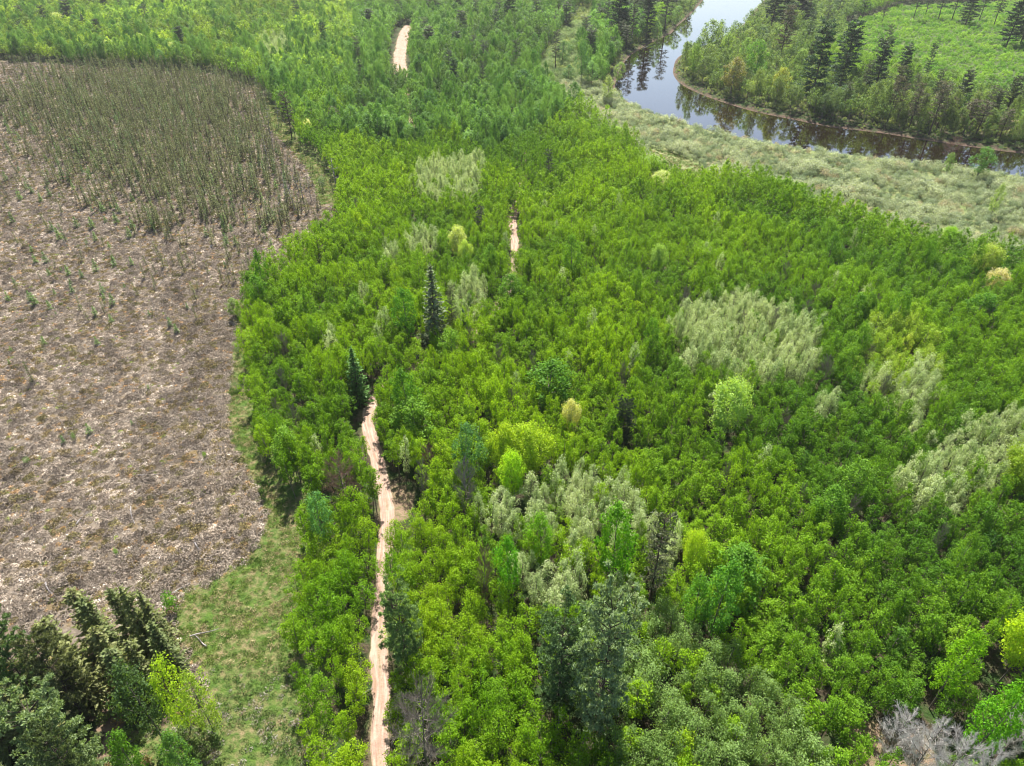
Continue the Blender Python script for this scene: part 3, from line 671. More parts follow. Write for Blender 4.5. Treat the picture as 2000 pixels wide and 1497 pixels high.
# river-side broadleaf trees
for bx, by, ty, hw, tint, l in (
        (1472, 167, 76, 24, (.07, .15, .03), "upright green tree on the point across the river"), (1426, 188, 110, 30, (.13, .125, .055), "reddish budding wide tree on the point's river edge"), (1516, 203, 130, 22, (.17, .19, .04), "yellow-green tree with reddish top on the far bank"),
        (1386, 106, 36, 26, (.12, .17, .07), "tall airy grey-green tree at the tip of the point"), (1352, 158, 82, 14, (.09, .15, .04), "small upright tree at the tip of the point by the water"), (1334, 146, 78, 11, (.10, .14, .07), "thin grey tree at the very tip of the point"),
        (1418, 120, 62, 18, (.12, .18, .05), "pale green tree behind the reddish one on the point"), (1450, 130, 72, 16, (.11, .18, .05), "light green tree between the airy one and the upright one"), (1560, 150, 95, 18, (.10, .16, .05), "light green bushy tree left of the largest far pine"),
        (1155, 170, 118, 18, (.10, .18, .07), "rounded grey-green tree at the near end of the left bank"), (1134, 164, 78, 14, (.05, .11, .05), "tall dark green tree left of the rounded bank tree"), (1186, 203, 148, 16, (.16, .21, .09), "pale feathery tree by the river's inside bend"),
        (1207, 160, 120, 14, (.14, .20, .09), "small pale tree overhanging the bend"), (1282, 84, 40, 14, (.11, .18, .08), "grey-green tree leaning over the dark inlet"), (1320, 52, 10, 14, (.11, .18, .08), "grey-green bushy tree on the left bank at the top"),
        (1345, 30, -12, 13, (.12, .18, .09), "pale bushy tree on the left bank at the frame top"), (1905, 352, 285, 24, (.06, .13, .035), "solitary leaning dark green tree on the near river bank"), (1931, 408, 355, 13, (.16, .22, .09), "small pale solitary tree in the willow flat"),
        (1846, 345, 298, 11, (.11, .17, .07), "thin sapling tree on the near river bank"), (1960, 240, 190, 17, (.12, .19, .06), "light green tree by the sandy patch across the river"), (1992, 262, 205, 18, (.11, .18, .06), "light green tree at the right edge across the river")):
    special(ASH, bx, by, ty, hw, tint, l)
# mid stand broadleaf trees that stand out
for kd, bx, by, ty, hw, tint, l, sh in (
        (ASH, 798, 652, 558, 31, (.05, .13, .012), "dark green round birch beside the dark pointed spruce", "the dark round birch"), (ASH, 918, 918, 824, 33, (.055, .125, .045), "blue-green full tree left of the paired yellow maples", "the blue-green full tree"),
        (ASH, 1190, 1118, 972, 42, (.065, .16, .008), "tall smooth green tree rising from the pale poplar clump", "the tall smooth green tree"), (BIRCH, 1207, 1120, 1022, 20, (.06, .19, .008), "narrow brighter green tree in front of the tall smooth one", None),
        (ASH, 1056, 1085, 1000, 30, (.085, .18, .012), "lime-green broad tree in front of the pale poplar clump", "the lime-green broad tree"), (ASH, 993, 1140, 1045, 29, (.06, .17, .01), "vivid green tree right of the rusty weeping dead tree", None),
        (ASH, 1872, 1450, 1328, 48, (.07, .18, .01), "bright green tall tree near the bottom right corner", "the bright tree near the bottom right"), (ASH, 1816, 1330, 1230, 38, (.10, .20, .01), "upright light green tree in the lower right stand", "the upright light green tree"),
        (ASH, 1985, 1470, 1360, 42, (.06, .19, .02), "fresh green tree in the bottom right corner", None), (ASH, 1380, 1215, 1090, 42, (.06, .15, .02), "tall green tree with white limbs right of the thin open pine", "the tall tree with white limbs"),
        (ASH, 1345, 1205, 1120, 30, (.07, .16, .02), "leafy green tree at the left foot of the white-limbed tree", None), (ASH, 322, 1452, 1292, 44, (.05, .085, .03), "dark green round tree on the right of the bottom-left grove", "the dark round tree of the grove"),
        (ASH, 300, 1560, 1432, 34, (.06, .13, .015), "bright green low tree at the bottom of the grove", None), (ASH, 400, 1570, 1425, 36, (.065, .13, .03), "grey-green bushy tree at the bottom of the frame below the grove", None),
        (ASH, 640, 1040, 960, 30, (.07, .16, .05), "pale blue-green bush at the bog edge where the stand narrows", "the pale bush at the bog edge"), (ASH, 460, 620, 580, 18, (.13, .18, .07), "grey-green willow bush on the bog side of the forest edge", None),
        (ASH, 1350, 760, 700, 1, DKN, "", None)):
    if l: special(kd, bx, by, ty, hw, tint, l, short=sh)
# bottom-left grove
for bx, by, ty, hw, q, l in ((308, 1287, 1124, 22, 0, "tallest thin spruce at the top of the bottom-left grove"), (206, 1270, 1134, 24, 2, "dark ragged spruce at the left top of the grove"), (228, 1285, 1150, 22, 4, "ragged spruce just right of the dark ragged one"),
                             (150, 1312, 1194, 26, 0, "brown-green spruce at the grove's upper left side"), (252, 1345, 1208, 24, 2, "broad dark spruce in the middle of the grove"), (272, 1375, 1253, 24, 4, "shorter spruce in front of the broad dark one"),
                             (342, 1312, 1200, 22, 1, "spruce on the grove's right edge behind the yellow maple"), (322, 1262, 1141, 22, 3, "greener spruce at the grove's top right"), (302, 1352, 1236, 20, 0, "thin spruce between the broad one and the yellow maple"),
                             (82, 1445, 1330, 28, 2, "brown spruce at the left frame edge below the green pine"), (272, 1262, 1134, 18, 4, "slender dark spruce behind the tallest one"), (60, 1620, 1432, 32, 0, "ragged spruce in the bottom left corner"),
                             (185, 1370, 1240, 26, 2, "dark spruce in the shaded heart of the grove"), (128, 1640, 1474, 30, 1, "dull spruce at the bottom edge left of the pale pine"), (30, 1480, 1370, 24, 4, "small dull spruce at the left frame edge")):
    special(SPRUCE, bx, by, ty + .14 * (by - ty), hw * 1.5, ((.135, .155, .055), (.115, .145, .052), (.155, .17, .062))[q % 3], l, q=q)
special(BIGPINE, 92, 1385, 1222, 44, (.09, .15, .05), "green spreading pine on the left side of the grove", short="the green spreading pine", q=0)
special(BIGPINE, 190, 1565, 1386, 58, (.17, .23, .10), "pale blue-green plumed pine at the bottom of the grove", short="the pale plumed pine", q=1)
special(BIGPINE, 172, 1408, 1246, 46, (.10, .115, .05), "brown-green wide pine in the middle left of the grove", q=2)
special(BIGPINE, 228, 1620, 1440, 34, (.09, .12, .05), "dull green pine at the right of the pale plumed one", q=0)
# leafless and dead trees
def dead(bx, by, ty, hw, l, kind=BARE, cm=None, short=None, tint=None):
    o = special(kind, bx, by, ty, hw, None, l, short=short, name="dead_tree" if kind is SNAG else "bare_tree")
    if cm:
        for c in o.children:
            me = c.data.copy(); me.materials.clear(); me.materials.append(cm if c.name.startswith("crown") else M_BARK); c.data = me
            if c.name.startswith("crown"): c.name = "twigs"
    return o
dead(911, 985, 898, 26, "silver-grey leafless tree left of the pale poplars", cm=M_DEAD, short="the silver-grey leafless tree")
dead(832, 962, 898, 14, "small grey leafless tree at the shaded edge by the track")
dead(842, 905, 865, 18, "pinkish brown bare tree beside the blue-green full tree", cm=M_RUST)
dead(950, 1155, 1066, 20, "rusty brown weeping dead tree in the lime stand", cm=M_RUST, short="the rusty weeping dead tree")
dead(682, 968, 893, 38, "grey-brown half-bare tree at the left edge of the sandy track", cm=M_RUST, short="the half-bare tree by the track")
dead(842, 1465, 1345, 62, "large grey half-bare tree right of the track at the bottom", short="the large half-bare tree")
for bx, by, ty, hw, l in ((1715, 1448, 1405, 30, "white blossoming bare tree, leftmost at the bottom right"), (1762, 1480, 1425, 32, "white blossoming bare tree with the fullest twigs at the bottom right"), (1812, 1505, 1450, 32, "white blossoming bare tree at the bottom edge, right of the fullest"),
                          (1935, 1440, 1390, 26, "white blossoming bare tree between the two bright trees at the bottom right"), (1965, 1400, 1350, 26, "white blossoming bare tree behind the fresh green corner tree"), (1855, 1530, 1470, 26, "white blossoming bare tree lowest at the bottom right")):
    dead(bx, by, ty - 8, hw * 1.25, l, cm=M_BLOSSOM)
dead(656, 368, 308, 14, "bleached snag with two forked arms at the bog's forest edge", kind=SNAG, short="the bleached forked snag")
dead(1990, 405, 335, 9, "grey bare tree at the right edge of the willow flat")
dead(1858, 303, 268, 20, "rusty dead tree tipped over the far water's edge", cm=M_RUST)
# more dark conifers in the far woods, and grey bare stems inside the green stand
EXTRA = []
def scatter_trees(kind, poly, n, seed, hwpx, hgt, tints, sp_px, name=None, vs=None):
    r = np.random.default_rng(seed); P_ = np.array(poly); got = []; tries = 0
    while len(got) < n and tries < 4000:
        tries += 1; bx, by = r.uniform(P_[:, 0].min(), P_[:, 0].max()), r.uniform(P_[:, 1].min(), P_[:, 1].max())
        if not inside(np.array([bx]), np.array([by]), poly)[0] or any(math.hypot(bx - a, (by - b) * 2) < sp_px for a, b in got): continue
        X_, Y_ = map(float, at(bx, by))
        if any(seg_dist(np.array([X_]), np.array([Y_]), pts)[0] < clr + 2 for pts, hw, clr in TR_W.values()) or any(math.hypot(X_ - a, Y_ - b) < c * .8 for a, b, c in TAKEN) or river_d(np.array([X_]), np.array([Y_]))[0] < 4: continue
        got.append((bx, by)); h = r.uniform(*hgt); v = int(r.integers(0, len(kind.parts))) if vs is None else int(r.choice(vs)); t = lerp(tints[0], tints[1], np.array([r.random()]))[0]
        rad = hwpx * (Y_ * ct + CAMH * st) / FPX * r.uniform(.75, 1.3); ph, pr = PH[id(kind)]
        o = put(kind, v, X_, Y_, h, rad, t, name, None, "tree", None, ph, pr); TAKEN.append((X_, Y_, rad * .7)); EXTRA.append((o, name or kind.name, X_, Y_, h, t))
def lerp(a, b, t): return np.asarray(a)[None] + (np.asarray(b) - np.asarray(a))[None] * np.clip(t, 0, 1)[:, None]
CON = ((.035, .065, .035), (.085, .10, .06))
scatter_trees(PINE, [(1195, -10), (1330, -10), (1300, 58), (1240, 84), (1205, 125), (1150, 150), (1140, 60)], 16, 301, 13, (11, 19), CON, 16)
scatter_trees(PINE, [(1490, 30), (1700, 30), (1760, 120), (1900, 190), (1800, 235), (1640, 225), (1560, 205), (1480, 130)], 16, 302, 13, (9, 19), CON, 26)
scatter_trees(PINE, [(700, -20), (1130, -20), (1100, 130), (1000, 230), (830, 260), (700, 200)], 22, 303, 14, (13, 18), CON, 36)
scatter_trees(PINE, [(-50, 20), (680, 10), (680, 110), (450, 120), (-50, 95)], 16, 304, 12, (12, 17), CON, 46)
scatter_trees(ASH, [(1350, 120), (1480, 80), (1640, 110), (1760, 140), (1950, 200), (1990, 240), (1800, 245), (1600, 215), (1420, 185)], 26, 305, 16, (6, 11), ((.06, .11, .035), (.16, .20, .07)), 22)
scatter_trees(ASH, [(1130, 60), (1230, 90), (1200, 130), (1190, 180), (1100, 160), (1080, 120)], 10, 306, 15, (8, 12), ((.05, .11, .04), (.13, .19, .08)), 20)
scatter_trees(ASH, [(1335, 120), (1345, 158), (1470, 207), (1620, 241), (1820, 268), (1990, 288), (1990, 268), (1820, 244), (1620, 214), (1470, 180), (1400, 150)], 34, 310, 16, (9, 15), ((.045, .08, .03), (.11, .15, .06)), 20)
scatter_trees(PINE, [(1700, 200), (1990, 235), (1990, 275), (1820, 258), (1700, 240)], 14, 311, 14, (12, 18), ((.06, .08, .045), (.10, .11, .07)), 22)
scatter_trees(PINE, [(1378, -20), (1325, 40), (1252, 85), (1206, 122), (1190, 100), (1240, 50), (1310, -20)], 14, 312, 14, (12, 19), CON, 14)
scatter_trees(ASH, [(1378, -20), (1325, 40), (1252, 85), (1206, 122), (1190, 100), (1240, 50), (1310, -20)], 14, 313, 14, (9, 14), ((.045, .09, .035), (.12, .17, .08)), 14)
scatter_trees(BARE, [(780, 640), (1250, 560), (1900, 560), (1990, 900), (1900, 1250), (1350, 1060), (1280, 900), (830, 860)], 26, 307, 13, (6.5, 9), CON, 60, "bare_tree")
scatter_trees(BARE, [(500, 640), (690, 420), (980, 420), (960, 560), (720, 700), (600, 900), (540, 850)], 8, 308, 12, (6.5, 8.5), CON, 60, "bare_tree")

# ------------------------------------------------------------------ the young stands
LIME = [(555, 1080), (612, 1040), (735, 985), (800, 970), (870, 990), (930, 1040), (970, 1100), (1010, 1180), (1080, 1260), (1130, 1330), (1180, 1400), (1220, 1497), (1230, 1720), (560, 1720), (590, 1400), (560, 1250)]
DULL = [(1130, 1330), (1100, 1180), (1220, 1180), (1300, 1170), (1430, 1240), (1530, 1330), (1640, 1400), (1680, 1497), (1700, 1720), (1230, 1720), (1200, 1450)]
PALE = [[(925, 985), (965, 930), (1010, 895), (1090, 882), (1150, 905), (1230, 925), (1290, 990), (1330, 1040), (1300, 1080), (1240, 1040), (1180, 1060), (1140, 1060), (1090, 1050), (1030, 1020), (970, 1030), (930, 1020)],
        [(1290, 625), (1340, 590), (1410, 562), (1480, 565), (1540, 590), (1600, 625), (1605, 680), (1580, 720), (1500, 745), (1420, 730), (1350, 700), (1320, 660)],
        [(1730, 925), (1790, 880), (1850, 850), (1880, 815), (1960, 800), (2060, 790), (2080, 930), (1960, 950), (1880, 985), (1780, 975)],
        [(1580, 765), (1640, 755), (1645, 790), (1600, 805)], [(1690, 730), (1830, 690), (1860, 760), (1790, 800), (1700, 770)],
        [(805, 325), (870, 300), (945, 300), (940, 370), (860, 385), (815, 360)], [(795, 440), (850, 440), (860, 480), (800, 490)], [(880, 560), (920, 520), (950, 540), (945, 600), (890, 610)],
        [(730, 600), (750, 600), (755, 640), (735, 645)], [(745, 470), (790, 480), (780, 510), (750, 500)], [(1010, 1080), (1130, 1090), (1170, 1150), (1090, 1180), (1000, 1150)], [(1180, 1110), (1260, 1100), (1250, 1170), (1190, 1180)],
        [(640, 640), (655, 640), (655, 665), (640, 665)], [(700, 550), (720, 550), (720, 575), (700, 575)], [(500, 70), (560, 60), (575, 95), (520, 110)]]
YELLOWISH = [(1700, 620), (1800, 600), (1850, 690), (1840, 770), (1700, 780), (1680, 700)]

def stand(x0, x1, y0, y1, sp, seed):
    r = np.random.default_rng(seed)
    xs = np.arange(x0, x1, sp); ys = np.arange(y0, y1, sp * .87)
    X, Y = np.meshgrid(xs, ys); X = X + (np.arange(len(ys)) % 2)[:, None] * sp * .5
    X = X.ravel() + r.uniform(-.36, .36, X.size) * sp; Y = Y.ravel() + r.uniform(-.36, .36, Y.size) * sp
    return X, Y
bands = [(10, 120, 2.0, 11), (120, 260, 2.15, 12), (260, 420, 3.1, 13), (420, 780, 4.3, 14)]
XY = []
for y0, y1, sp, sd_ in bands:
    X, Y = stand(-520, 520, y0, y1, sp, sd_); XY.append(np.column_stack([X, Y, np.full(len(X), sp)]))
XY = np.vstack(XY); x, y, sp = XY.T
fx, fy = proj(x, y, 5.0); k = (fx > -170) & (fx < 2170) & (fy < 1730) & (fy > -90)
x, y, sp = x[k], y[k], sp[k]
bx, by = proj(x, y, 0.0); rd = river_d(x, y)
ok = ~inside(bx, by, BOG) & (rd > 5) & ~inside(bx, by, WILLOW) & ~inside(bx, by, MEADOW) & ~inside(bx, by, REGROW)
ok &= ~inside(bx, by, [(1655, 1415), (1800, 1440), (1960, 1500), (1640, 1540)]) & ~inside(bx, by, [(755, 940), (830, 960), (832, 1058), (765, 1050)]) & ~inside(bx, by, [(688, 800), (735, 780), (722, 900), (690, 885)])
for kk, (pts, hw, clr) in TR_W.items():
    open_ = (by > 770) | ((by > 425) & (by < 538)) if kk == 'main' else np.ones(len(x), bool)
    if kk == 'far': open_ = by < 165
    ok &= seg_dist(x, y, pts) > np.where(open_, clr + .15 + (2.0 if kk == 'far' else 0), np.where(by < 425, -.5, clr * .5) if kk == 'main' else 1.0) + .3 * np.sin(x * 1.7 + y) * (by > 700)
for p in PATCHES: ok &= ~inside(bx, by, p)
far_bank = (bx > 1310) & (by < 300) & (rd < 60) & (x > 60)
ok &= ~(far_bank & (np.random.default_rng(5).random(len(x)) < .5)) & (np.random.default_rng(6).random(len(x)) > .05)
for tx, ty_, tr_ in TAKEN: ok &= np.hypot(x - tx, y - ty_) > max(1.2, tr_)
x, y, sp, rd = x[ok], y[ok], sp[ok], rd[ok]
cx_, cy_ = proj(x, y, 7.0); bx, by = proj(x, y, 0)
f1, f2, f3 = make_field(31, 55), make_field(32, 18), make_field(33, 90)
v1, v2, v3 = f1(x, y), f2(x, y), f3(x, y)
rr = np.random.default_rng(77); u1, u2, u3 = rr.random(len(x)), rr.random(len(x)), rr.random(len(x))
kind = np.zeros(len(x), int)                                       # 0 aspen 1 birch 2 alder 3 poplar 4 ash
kind[inside(cx_, cy_, LIME) & (u1 < .92)] = 1
kind[inside(cx_, cy_, DULL) & (u1 < .8)] = 2
for j_, p in enumerate(PALE): kind[inside(cx_, cy_, p) & (u2 < (.72 if j_ in (2, 4) else .85))] = 3
kind[(kind == 0) & (by > 260) & (u2 > .985) & (v2 > .2)] = 3
UPPER = inside(bx, by, [(-300, -100), (1330, -100), (1230, 130), (1100, 250), (960, 330), (880, 290), (760, 320), (700, 300), (560, 250), (500, 150), (0, 118), (-300, 110)])
kind[(kind == 0) & UPPER & (u3 < np.where(by > 110, .24, .18))] = 4
kind[(kind == 0) & (by > 500) & (u3 > .990)] = 4

def lerp(a, b, t): return np.asarray(a)[None] + (np.asarray(b) - np.asarray(a))[None] * np.clip(t, 0, 1)[:, None]
tint = np.zeros((len(x), 3)); hh = np.zeros(len(x)); rad = np.zeros(len(x))
A = kind == 0
tint[:] = lerp((.060, .125, .005), (.120, .198, .006), .5 + .40 * v1 + .25 * v2 + .6 * (u1 - .5))
rightmid = np.clip((cx_ - 1150) / 500, 0, 1) * np.clip((cy_ - 330) / 150, 0, 1)
tint[:] = tint * (1 - np.array([[.24, .15, .1]]) * rightmid[:, None]) + np.array([.002, .004, .005]) * rightmid[:, None]
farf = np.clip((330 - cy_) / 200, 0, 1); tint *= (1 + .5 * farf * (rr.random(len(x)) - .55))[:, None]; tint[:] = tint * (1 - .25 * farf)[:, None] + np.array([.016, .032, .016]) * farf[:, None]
yl = inside(cx_, cy_, YELLOWISH) & A; tint[yl] = lerp((.12, .20, .012), (.16, .22, .04), u1[yl])
tl = UPPER & (cx_ < 700) & (cy_ < 130); tint[tl] = lerp((.06, .115, .02), (.135, .195, .03), u1[tl] * .8 + .4 * v2[tl])
tr_ = UPPER & (cx_ > 690); tint[tr_] = lerp((.035, .085, .016), (.085, .155, .04), u1[tr_] * .9 + .3 * v2[tr_])
pf = make_field(35, 110)(x, y); UU = tl | tr_; tint[UU] *= (1 + .32 * pf[UU] + .12 * v2[UU])[:, None]
fbk = (bx > 1310) & (by < 300) & (rd < 70); tint[fbk] = lerp((.04, .08, .026), (.115, .165, .06), u1[fbk])
odd = A & (u2 > .97); tint[odd] *= np.array([.75, .8, 1.6]); tint[A & (u2 < .02)] *= np.array([1.5, 1.3, 1.6])
hh[:] = 7.6 * (1 + .12 * v2) * rr.uniform(.72, 1.22, len(x)); rad[:] = 1.46 * (sp / 2.3) ** .92 * rr.uniform(.72, 1.38, len(x)); hh *= np.where(sp > 4, 1.25, np.where(sp > 3, 1.12, 1))
B = kind == 1; tint[B] = lerp((.072, .150, .005), (.130, .200, .006), .5 + .4 * v2[B] + .5 * (u1[B] - .5)); hh[B] = 6.6 * rr.uniform(.8, 1.2, B.sum()); rad[B] = 1.6 * rr.uniform(.8, 1.25, B.sum())
B = kind == 2; tint[B] = lerp((.075, .125, .03), (.115, .175, .055), .5 + .4 * v2[B] + .5 * (u1[B] - .5)); hh[B] = 7.2 * rr.uniform(.8, 1.2, B.sum()); rad[B] = 1.75 * rr.uniform(.8, 1.25, B.sum())
B = kind == 3; tint[B] = lerp((.195, .255, .11), (.335, .38, .20), u1[B]); hh[B] = 8.8 * rr.uniform(.8, 1.15, B.sum()); rad[B] = 1.5 * rr.uniform(.75, 1.2, B.sum()) * np.sqrt(sp[B] / 2.3)
B = kind == 4; tint[B] = lerp((.03, .085, .02), (.10, .18, .055), u1[B]); N_ = B & (by > 330); tint[N_] = lerp((.045, .115, .010), (.10, .18, .020), u1[N_]); hh[B] = 11.5 * rr.uniform(.8, 1.25, B.sum()); rad[B] = 2.4 * np.exp(rr.normal(0, .3, B.sum()))
gz0 = gz(x, y, rd); dist = np.sqrt(x * x + y * y + CAMH ** 2)
infr = (cx_ > 15) & (cx_ < 1985) & (cy_ > 8) & (cy_ < 1478)
size = rad * hh / dist ** 2 * infr
KINDS = [(ASPEN, "young_aspen_woodland", "dense bright green young aspen woodland covering the ground on both sides of the sandy track", "green young aspens nearest in the stand"),
         (BIRCH, "lime_birch_thicket", "thicket of lime-green bushy birches around the near end of the sandy track", "lime-green bushy birches along the near track"),
         (ALDER, "dull_alder_thicket", "thicket of dull grey-green alders at the bottom right of the stand", "dull grey-green alders right of the tall pine"),
         (POPLAR, "pale_poplar_grove", "pale grey-green poplars scattered in groves through the green stand", "pale grey-green poplars in clumps"),
         (ASH, "far_tall_trees", "taller rounded green trees scattered through the far wood", "taller rounded green trees of the upper wood")]
CHOSEN = list(EXTRA)
for q, (K, sname, slabel, grp) in enumerate(KINDS):
    I = np.where(kind == q)[0]; I = I[np.argsort(-size[I])]; n_in = int((size[I] > 0).sum()); m = min(295, n_in)
    if q == 4: m = min(240, n_in)
    pick, rest = I[:m], I[m:]
    ph, pr = PH[id(K)]
    for i in pick:
        lod = 0 if dist[i] < 170 else 6
        v = int(rr.integers(0, 6)) if q else int(rr.integers(0, 6)) + lod
        o = put(K, v, float(x[i]), float(y[i]), float(hh[i]), float(rad[i]), tint[i], None, None, "tree", grp, ph, pr)
        o.rotation_euler[0], o.rotation_euler[1] = rr.normal(size=2) * .05
        CHOSEN.append((o, K.name, float(x[i]), float(y[i]), float(hh[i]), tint[i]))
    if len(rest):
        d = dist[rest]
        if q == 0: v = np.where(d < 190, rr.integers(0, 6, len(rest)), np.where(d < 330, rr.integers(6, 12, len(rest)), rr.integers(12, 17, len(rest))))
        else: v = rr.integers(0, 6, len(rest))
        s = np.column_stack([rad[rest] / pr, rad[rest] / pr, hh[rest] / ph])
        scatter(sname, K, np.column_stack([x[rest], y[rest], gz0[rest] - .05]), v, rr.uniform(0, 6.28, len(rest)), s, tint[rest], slabel, "woodland", .05, q)
    print(sname, len(pick), len(rest))

# ------------------------------------------------------------------ willows on the river flat, regrowth beyond the river, undergrowth on the banks
def region(polys, x0, x1, y0, y1, sp, seed, test=None):
    X, Y = stand(x0, x1, y0, y1, sp, seed); px, py = proj(X, Y, 1.0)
    k = (px > -150) & (px < 2150) & (py > -70) & (py < 1650); X, Y, px, py = X[k], Y[k], px[k], py[k]
    k = np.zeros(len(X), bool)
    for p in polys: k |= inside(px, py, p)
    X, Y, px, py = X[k], Y[k], px[k], py[k]
    return X, Y, px, py
X, Y, px, py = region([WILLOW], 0, 480, 100, 520, 2.35, 41); rd = river_d(X, Y)
k = (rd > 1.2) & ~inside(px, py, MEADOW) & ~inside(px, py, DITCH)
for tx, ty_, tr_ in TAKEN: k &= np.hypot(X - tx, Y - ty_) > min(1.0, tr_)
X, Y, rd, px, py = X[k], Y[k], rd[k], px[k], py[k]; r = np.random.default_rng(8); u = r.random(len(X)); v = make_field(44, 14)(X, Y)
tw = lerp((.12, .16, .095), (.28, .305, .205), .5 + .4 * v + .8 * (u - .5)); brown = u > .9; tw[brown] = lerp((.24, .2, .13), (.3, .27, .2), r.random(brown.sum()))
up_ = py < 160; tw[up_] = lerp((.08, .14, .045), (.19, .235, .11), u[up_]); edge_ = rd < 3.2; tw[edge_] = lerp((.10, .19, .035), (.15, .23, .06), u[edge_])
s = r.uniform(.65, 1.25, len(X)) * (1 + .25 * v); s = np.clip(s, .45, 1.6); s[edge_] *= .6
d = np.sqrt(X * X + Y * Y + CAMH ** 2); inf = (px > 10) & (px < 1990) & (py > 5); order = np.argsort(-(s / d) * inf); pick, rest = order[:295], order[295:]
for i in pick:
    o = put(SHRUB, int(r.integers(0, 6)), float(X[i]), float(Y[i]), 2.3 * float(s[i]), 1.7 * float(s[i]), tw[i], None, None, "shrub", "pale willow shrubs on the river flat", 2.3, 1.7, leaf_name="foliage")
    CHOSEN.append((o, "willow_shrub", float(X[i]), float(Y[i]), 2.3 * float(s[i]), tw[i]))
scatter("willow_thicket", SHRUB, np.column_stack([X[rest], Y[rest], gz(X[rest], Y[rest]) - .05]), r.integers(0, 6, len(rest)), r.uniform(0, 6.28, len(rest)), np.repeat(s[rest][:, None], 3, 1), tw[rest], "pale grey-green willow thicket covering the flat beside the river", "thicket", .05, 9)

# young regrowth across the river, undergrowth along the banks and forest edges
BANKS = [(1310, 125), (1330, 160), (1388, 186), (1468, 210), (1555, 228), (1625, 242), (1713, 252), (1825, 270), (1947, 287), (2200, 315), (2400, 330), (2400, 200), (1990, 215), (1720, 150), (1640, 60), (1480, 25), (1400, 90)]
LEFTBANK = [(1372, -10), (1322, 44), (1250, 88), (1205, 130), (1195, 185), (1130, 190), (1040, 130), (1110, 20), (1140, -60), (1400, -60)]
Xa, Ya, pxa, pya = region([REGROW], 100, 520, 200, 780, 2.6, 45); Xb, Yb, pxb, pyb = region([BANKS, LEFTBANK], 10, 520, 200, 780, 2.3, 46)
X, Y = np.concatenate([Xa, Xb]), np.concatenate([Ya, Yb]); reg = np.arange(len(X)) < len(Xa); rd = river_d(X, Y)
k = (rd > .5 + 1.2 * r.random(len(X))) & ((r.random(len(X)) < .8)); 
for p in PATCHES: k &= ~inside(*proj(X, Y), p)
X, Y, reg, rd = X[k], Y[k], reg[k], rd[k]; u = r.random(len(X)); v = make_field(47, 22)(X, Y)
tg = np.where(reg[:, None], lerp((.055, .135, .014), (.13, .22, .035), .5 + .45 * v + .6 * (u - .5)), lerp((.05, .085, .03), (.15, .18, .085), .5 + .45 * v + .7 * (u - .5)))
s = r.uniform(.45, 1.0, len(X)) * np.where(r.random(len(X)) < .18, 1.7, 1) * np.where(rd < 4, .6, 1)
scatter("regrowth_thicket", REG, np.column_stack([X, Y, gz(X, Y, rd) - .05]), r.integers(0, 5, len(X)), r.uniform(0, 6.28, len(X)), np.column_stack([s * 1.1, s * 1.1, s]), tg, "low green regrowth and bushes covering the ground across the river", "thicket", .06, 10)

# ------------------------------------------------------------------ the bog
X, Y, px, py = region([BOG], -330, 20, 20, 420, .66, 51); far = np.sqrt(X * X + Y * Y + CAMH ** 2)
r = np.random.default_rng(9); u = r.random(len(X)); fen = inside(px, py, FEN) | inside(px, py, FEN2)
grove = inside(px, py, [(-200, 1200), (60, 1230), (180, 1200), (320, 1240), (430, 1400), (420, 1700), (-400, 1700)])
fb = make_field(52, 12); fc = make_field(53, 4.5); vb, vc = fb(X, Y), fc(X, Y)
strip = np.clip(1 - np.abs(px - (430 - .04 * (py - 600))) / 130, 0, 1) * np.clip((py - 470) / 120, 0, 1) * .55      # browner heath near the forest
k = ~fen & ~grove & (u < .80 + .12 * strip + .08 * vc)
keep = np.where(k)[0]; u2 = r.random(len(keep)); big = u2 < .48 + .3 * strip[keep]
T = lerp((.135, .112, .090), (.235, .20, .16), r.random(len(keep))); ol = r.random(len(keep)) < .22; T[ol] = lerp((.11, .105, .045), (.17, .13, .06), r.random(ol.sum()))
pal = ~big & (r.random(len(keep)) < (.42 + .35 * vb[keep]) * (1 - strip[keep]) + .2); T[pal] = lerp((.25, .21, .17), (.44, .39, .33), r.random(pal.sum()))
och = ~big & ~pal & (r.random(len(keep)) < .45); T[och] = lerp((.25, .15, .055), (.38, .26, .15), r.random(och.sum()))
grn = ~big & (r.random(len(keep)) < .06); T[grn] = lerp((.12, .15, .03), (.19, .23, .06), r.random(grn.sum()))
T *= (1 + .16 * vb[keep] + .10 * vc[keep])[:, None]
idx = np.where(big, r.integers(0, 5, len(keep)), r.integers(5, 9, len(keep))); s = r.uniform(.6, 1.45, len(keep)) * np.where(big, 1.0 + .25 * strip[keep], 1.15)
ax = r.uniform(0, 6.28, len(keep))
scatter("heath_cover", HEATH, np.column_stack([X[keep], Y[keep], gz(X[keep], Y[keep]) - .03]), idx, ax, np.column_stack([s * r.uniform(.8, 1.3, len(keep)), s * r.uniform(.8, 1.2, len(keep)), s * r.uniform(.7, 1.2, len(keep))]), T,
        "mauve-brown heath and pale moss hummocks covering the open bog", "heath", .05, 11)
print("heath", len(keep))
